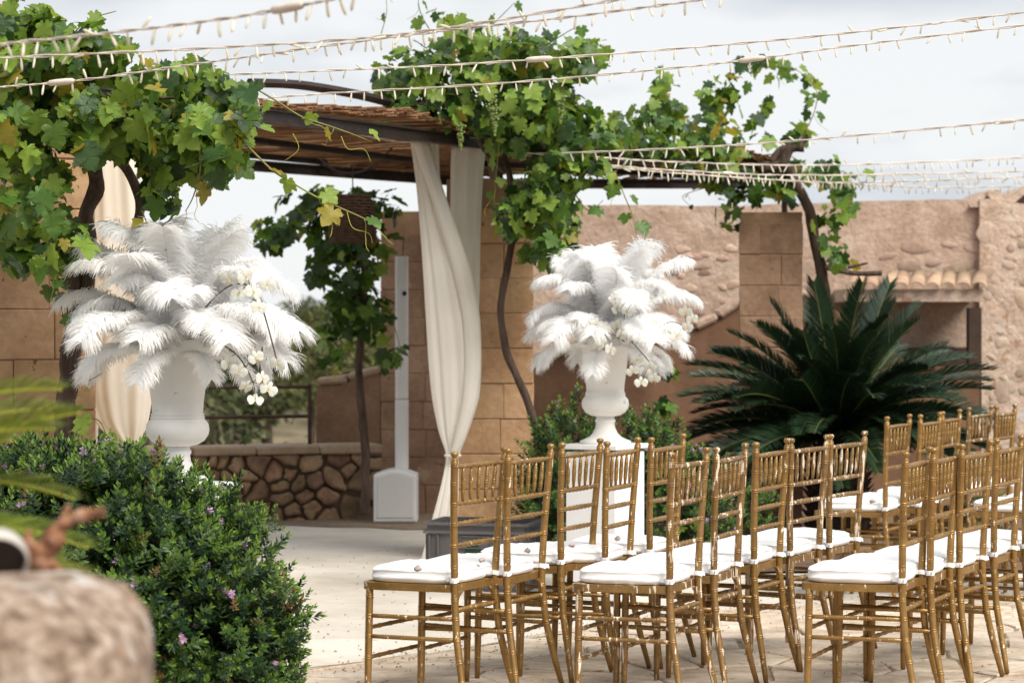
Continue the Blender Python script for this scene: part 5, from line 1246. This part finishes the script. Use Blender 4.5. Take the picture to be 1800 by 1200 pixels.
string_light('light string crossing from lower left to the top above the urns', [(-40, 160, 8.6), (0, 153, 8.5), (133, 142, 8.4), (300, 119, 8.2), (433, 100, 8.0), (600, 77, 7.8), (800, 52, 7.5), (1000, 30, 7.2), (1200, 4, 7.0), (1300, -12, 6.9)], .06, .0026, [(102, 144, 8.4)], seed=3)
string_light('upper of the two long light strings reaching the right edge', [(30, 134, 9.8), (200, 135, 9.7), (400, 131, 9.6), (600, 123, 9.5), (833, 112, 9.4), (1200, 85, 9.2), (1500, 57, 9.0), (1840, 17, 8.8)], .066, .0027, [(948, 105, 9.35)], seed=4)
string_light('lower of the two long light strings reaching the right edge', [(440, 174, 10.6), (600, 163, 10.5), (900, 145, 10.2), (1200, 118, 9.9), (1333, 103, 9.8), (1500, 80, 9.7), (1840, 40, 9.5)], .07, .0028, [(1325, 104, 9.8)], seed=5)
string_light('light string passing the middle pillar and rising to a connector at right', [(440, 212, 13.2), (600, 231, 13.4), (717, 250, 13.6), (830, 242, 13.9), (900, 266, 13.7), (977, 269, 13.4), (1200, 260, 13.0), (1400, 247, 12.8), (1700, 220, 12.4), (1840, 207, 12.2)], .085, .0034, [(1768, 215, 12.3)], bare=(300, 835), seed=6, bs=1.25)
string_light('light string just above the right pillar, uppermost of the lower bundle', [(880, 262, 14.0), (1050, 276, 14.2), (1200, 285, 14.5), (1467, 290, 15.5), (1840, 275, 17.0)], .085, .0034, seed=7, bs=1.3)
string_light('second light string of the lower bundle, ending right below it', [(880, 262, 14.0), (1073, 290, 14.0), (1200, 300, 14.2), (1433, 308, 15.2), (1840, 300, 17.0)], .085, .0034, [(1290, 303, 14.5)], seed=8, bs=1.3)
string_light('third light string of the lower bundle, dipping before the right pillar', [(900, 270, 14.0), (1100, 296, 14.1), (1200, 305, 14.2), (1400, 318, 15.0), (1530, 320, 16.0), (1840, 309, 18.0)], .085, .0034, seed=9, bs=1.25)
string_light('lowest light string, nearly level above the pink building', [(1390, 318, 15.4), (1517, 324, 16.0), (1650, 329, 17.0), (1840, 327, 18.0)], .095, .0032, seed=10, bs=1.2)

# ------------------------------------------------------------------ blurred foreground
gw = thing('garden_wall', 'blurred lichen-covered stone wall end in the near left foreground', 'wall', (-.85, 3.05, 0))
def fg_block(w, d, h, c, seed):
    bm = bmesh.new(); bmesh.ops.create_cube(bm, size=1); bmesh.ops.subdivide_edges(bm, edges=bm.edges, cuts=7, use_grid_fill=True)
    for v in bm.verts:
        p = v.co * 2; e = Vector([math.copysign(abs(c_) ** 1.0, c_) for c_ in p]); L8 = (abs(p.x) ** 4.5 + abs(p.y) ** 4.5 + abs(p.z) ** 4.5) ** (1 / 4.5)
        q = p / L8; q = Vector((q.x * w / 2, q.y * d / 2, q.z * h / 2)); q += Vector((1, 1, 1)) * 0 + q.normalized() * noise.noise(q * 7 + Vector((seed, 0, 0))) * .035; v.co = q
    me = bpy.data.meshes.new('stone'); bm.to_mesh(me); bm.free(); me.materials.append(M['rock']); me.polygons.foreach_set('use_smooth', [True] * len(me.polygons))
    inst('stone', me, gw, c)
fg_block(.90, .42, .40, (-.05, 0, .850), 1); fg_block(.5, .44, .34, (-.2, 0, .51), 2); fg_block(.45, .44, .34, (.19, 0, .51), 3); fg_block(.6, .46, .36, (-.1, 0, .17), 4); fg_block(.35, .46, .35, (.3, 0, .17), 5)
dw = thing('driftwood', 'blurred forked piece of brown driftwood lying on the foreground wall', 'wood', P(110, 1000, 3.3))
b0 = P(110, 1000, 3.3)
for pts, r0, r1 in (([(60, 985), (85, 950), (110, 922), (140, 907), (184, 900)], .012, .0078), ([(108, 925), (112, 905), (122, 888)], .006, .003), ([(60, 975), (48, 950), (52, 930)], .008, .004), ([(40, 960), (65, 975), (92, 960), (95, 925)], .020, .011), ([(70, 985), (90, 990), (112, 1012)], .010, .007), ([(58, 960), (70, 985), (75, 1012)], .018, .012)):
    w_ = catmull([P(x, y, 3.3) - b0 for x, y in pts], 5); mb = MB(); mb.tube(w_, [(r0 + (r1 - r0) * i / (len(w_) - 1)) * (1 + .45 * noise.noise(p * 55)) for i, p in enumerate(w_)], 9); mb.build('limb', M['driftwood'], dw, smooth=True)
ls = thing('spot_lamp', 'blurred white dome lamp with dark mouth at the left edge on the wall', 'lamp', P(-8, 985, 3.2))
prf = [(.044 * math.sin(R(a)), .044 * math.cos(R(a))) for a in range(4, 96, 9)]
mb = MB(); mb.lathe([(.001, .044)] + prf + [(.0425, -.010), (.040, -.010), (.039, .016), (.001, .018)], 28); o = mb.build('shell', M['lamp_shell'], ls, smooth=True); o.rotation_euler = (R(-62), 0, R(14))
mb = MB(); mb.lathe([(.001, .004), (.0385, .004), (.0385, .010), (.001, .011)], 24); o2 = mb.build('mouth', M['lamp_inside'], ls); o2.rotation_euler = (R(-62), 0, R(14))
mb = MB(); mb.tube([(0, 0, -.02), (0, .02, -.07)], .008, 8); mb.build('stalk', M['lamp_inside'], ls)
fp = thing('foreground_palm', 'blurred yellow-green palm fronds reaching in from the left edge', 'palm', (-1.18, 4.2, .03))
mb = MB(); mb.tube([(0, 0, 0), (0, 0, .5), (0, 0, 1.04)], [.10, .09, .06], 12); mb.build('trunk', M['cycad_trunk'], fp)
fmats = [M['frond'], M['frond_rib']]
PF = [frond_mesh(.62, 28, 8, .004, 31, fmats, .15, 66, .35, .014), frond_mesh(.62, 40, -5, .004, 32, fmats, .15, 66, .35, .014), frond_mesh(.60, 10, -22, .004, 33, fmats, .15, 66, .35, .014), frond_mesh(.60, 55, 25, .0045, 34, fmats, .13, 54)]
for i, (az, k, z, s) in enumerate([(0, 0, 1.03, .74), (14, 2, 1.05, .70), (-10, 1, 1.0, .72), (6, 2, .97, .74), (-22, 2, .99, .72), (24, 1, 1.03, .7), (-30, 0, 1.0, .7), (-4, 2, .92, .76), (10, 2, .90, .74), (-14, 2, .94, .72), (70, 1, 1, .75), (110, 0, 1, .75), (150, 1, 1, .75), (190, 0, 1, .75), (230, 1, 1, .75), (270, 2, 1, .75), (310, 1, 1, .75), (3, 1, 1.07, .70), (-5, 3, 1.05, .55)]):
    inst('frond', PF[k], fp, (0, 0, z), Quaternion((0, 0, 1), R(az)), s)
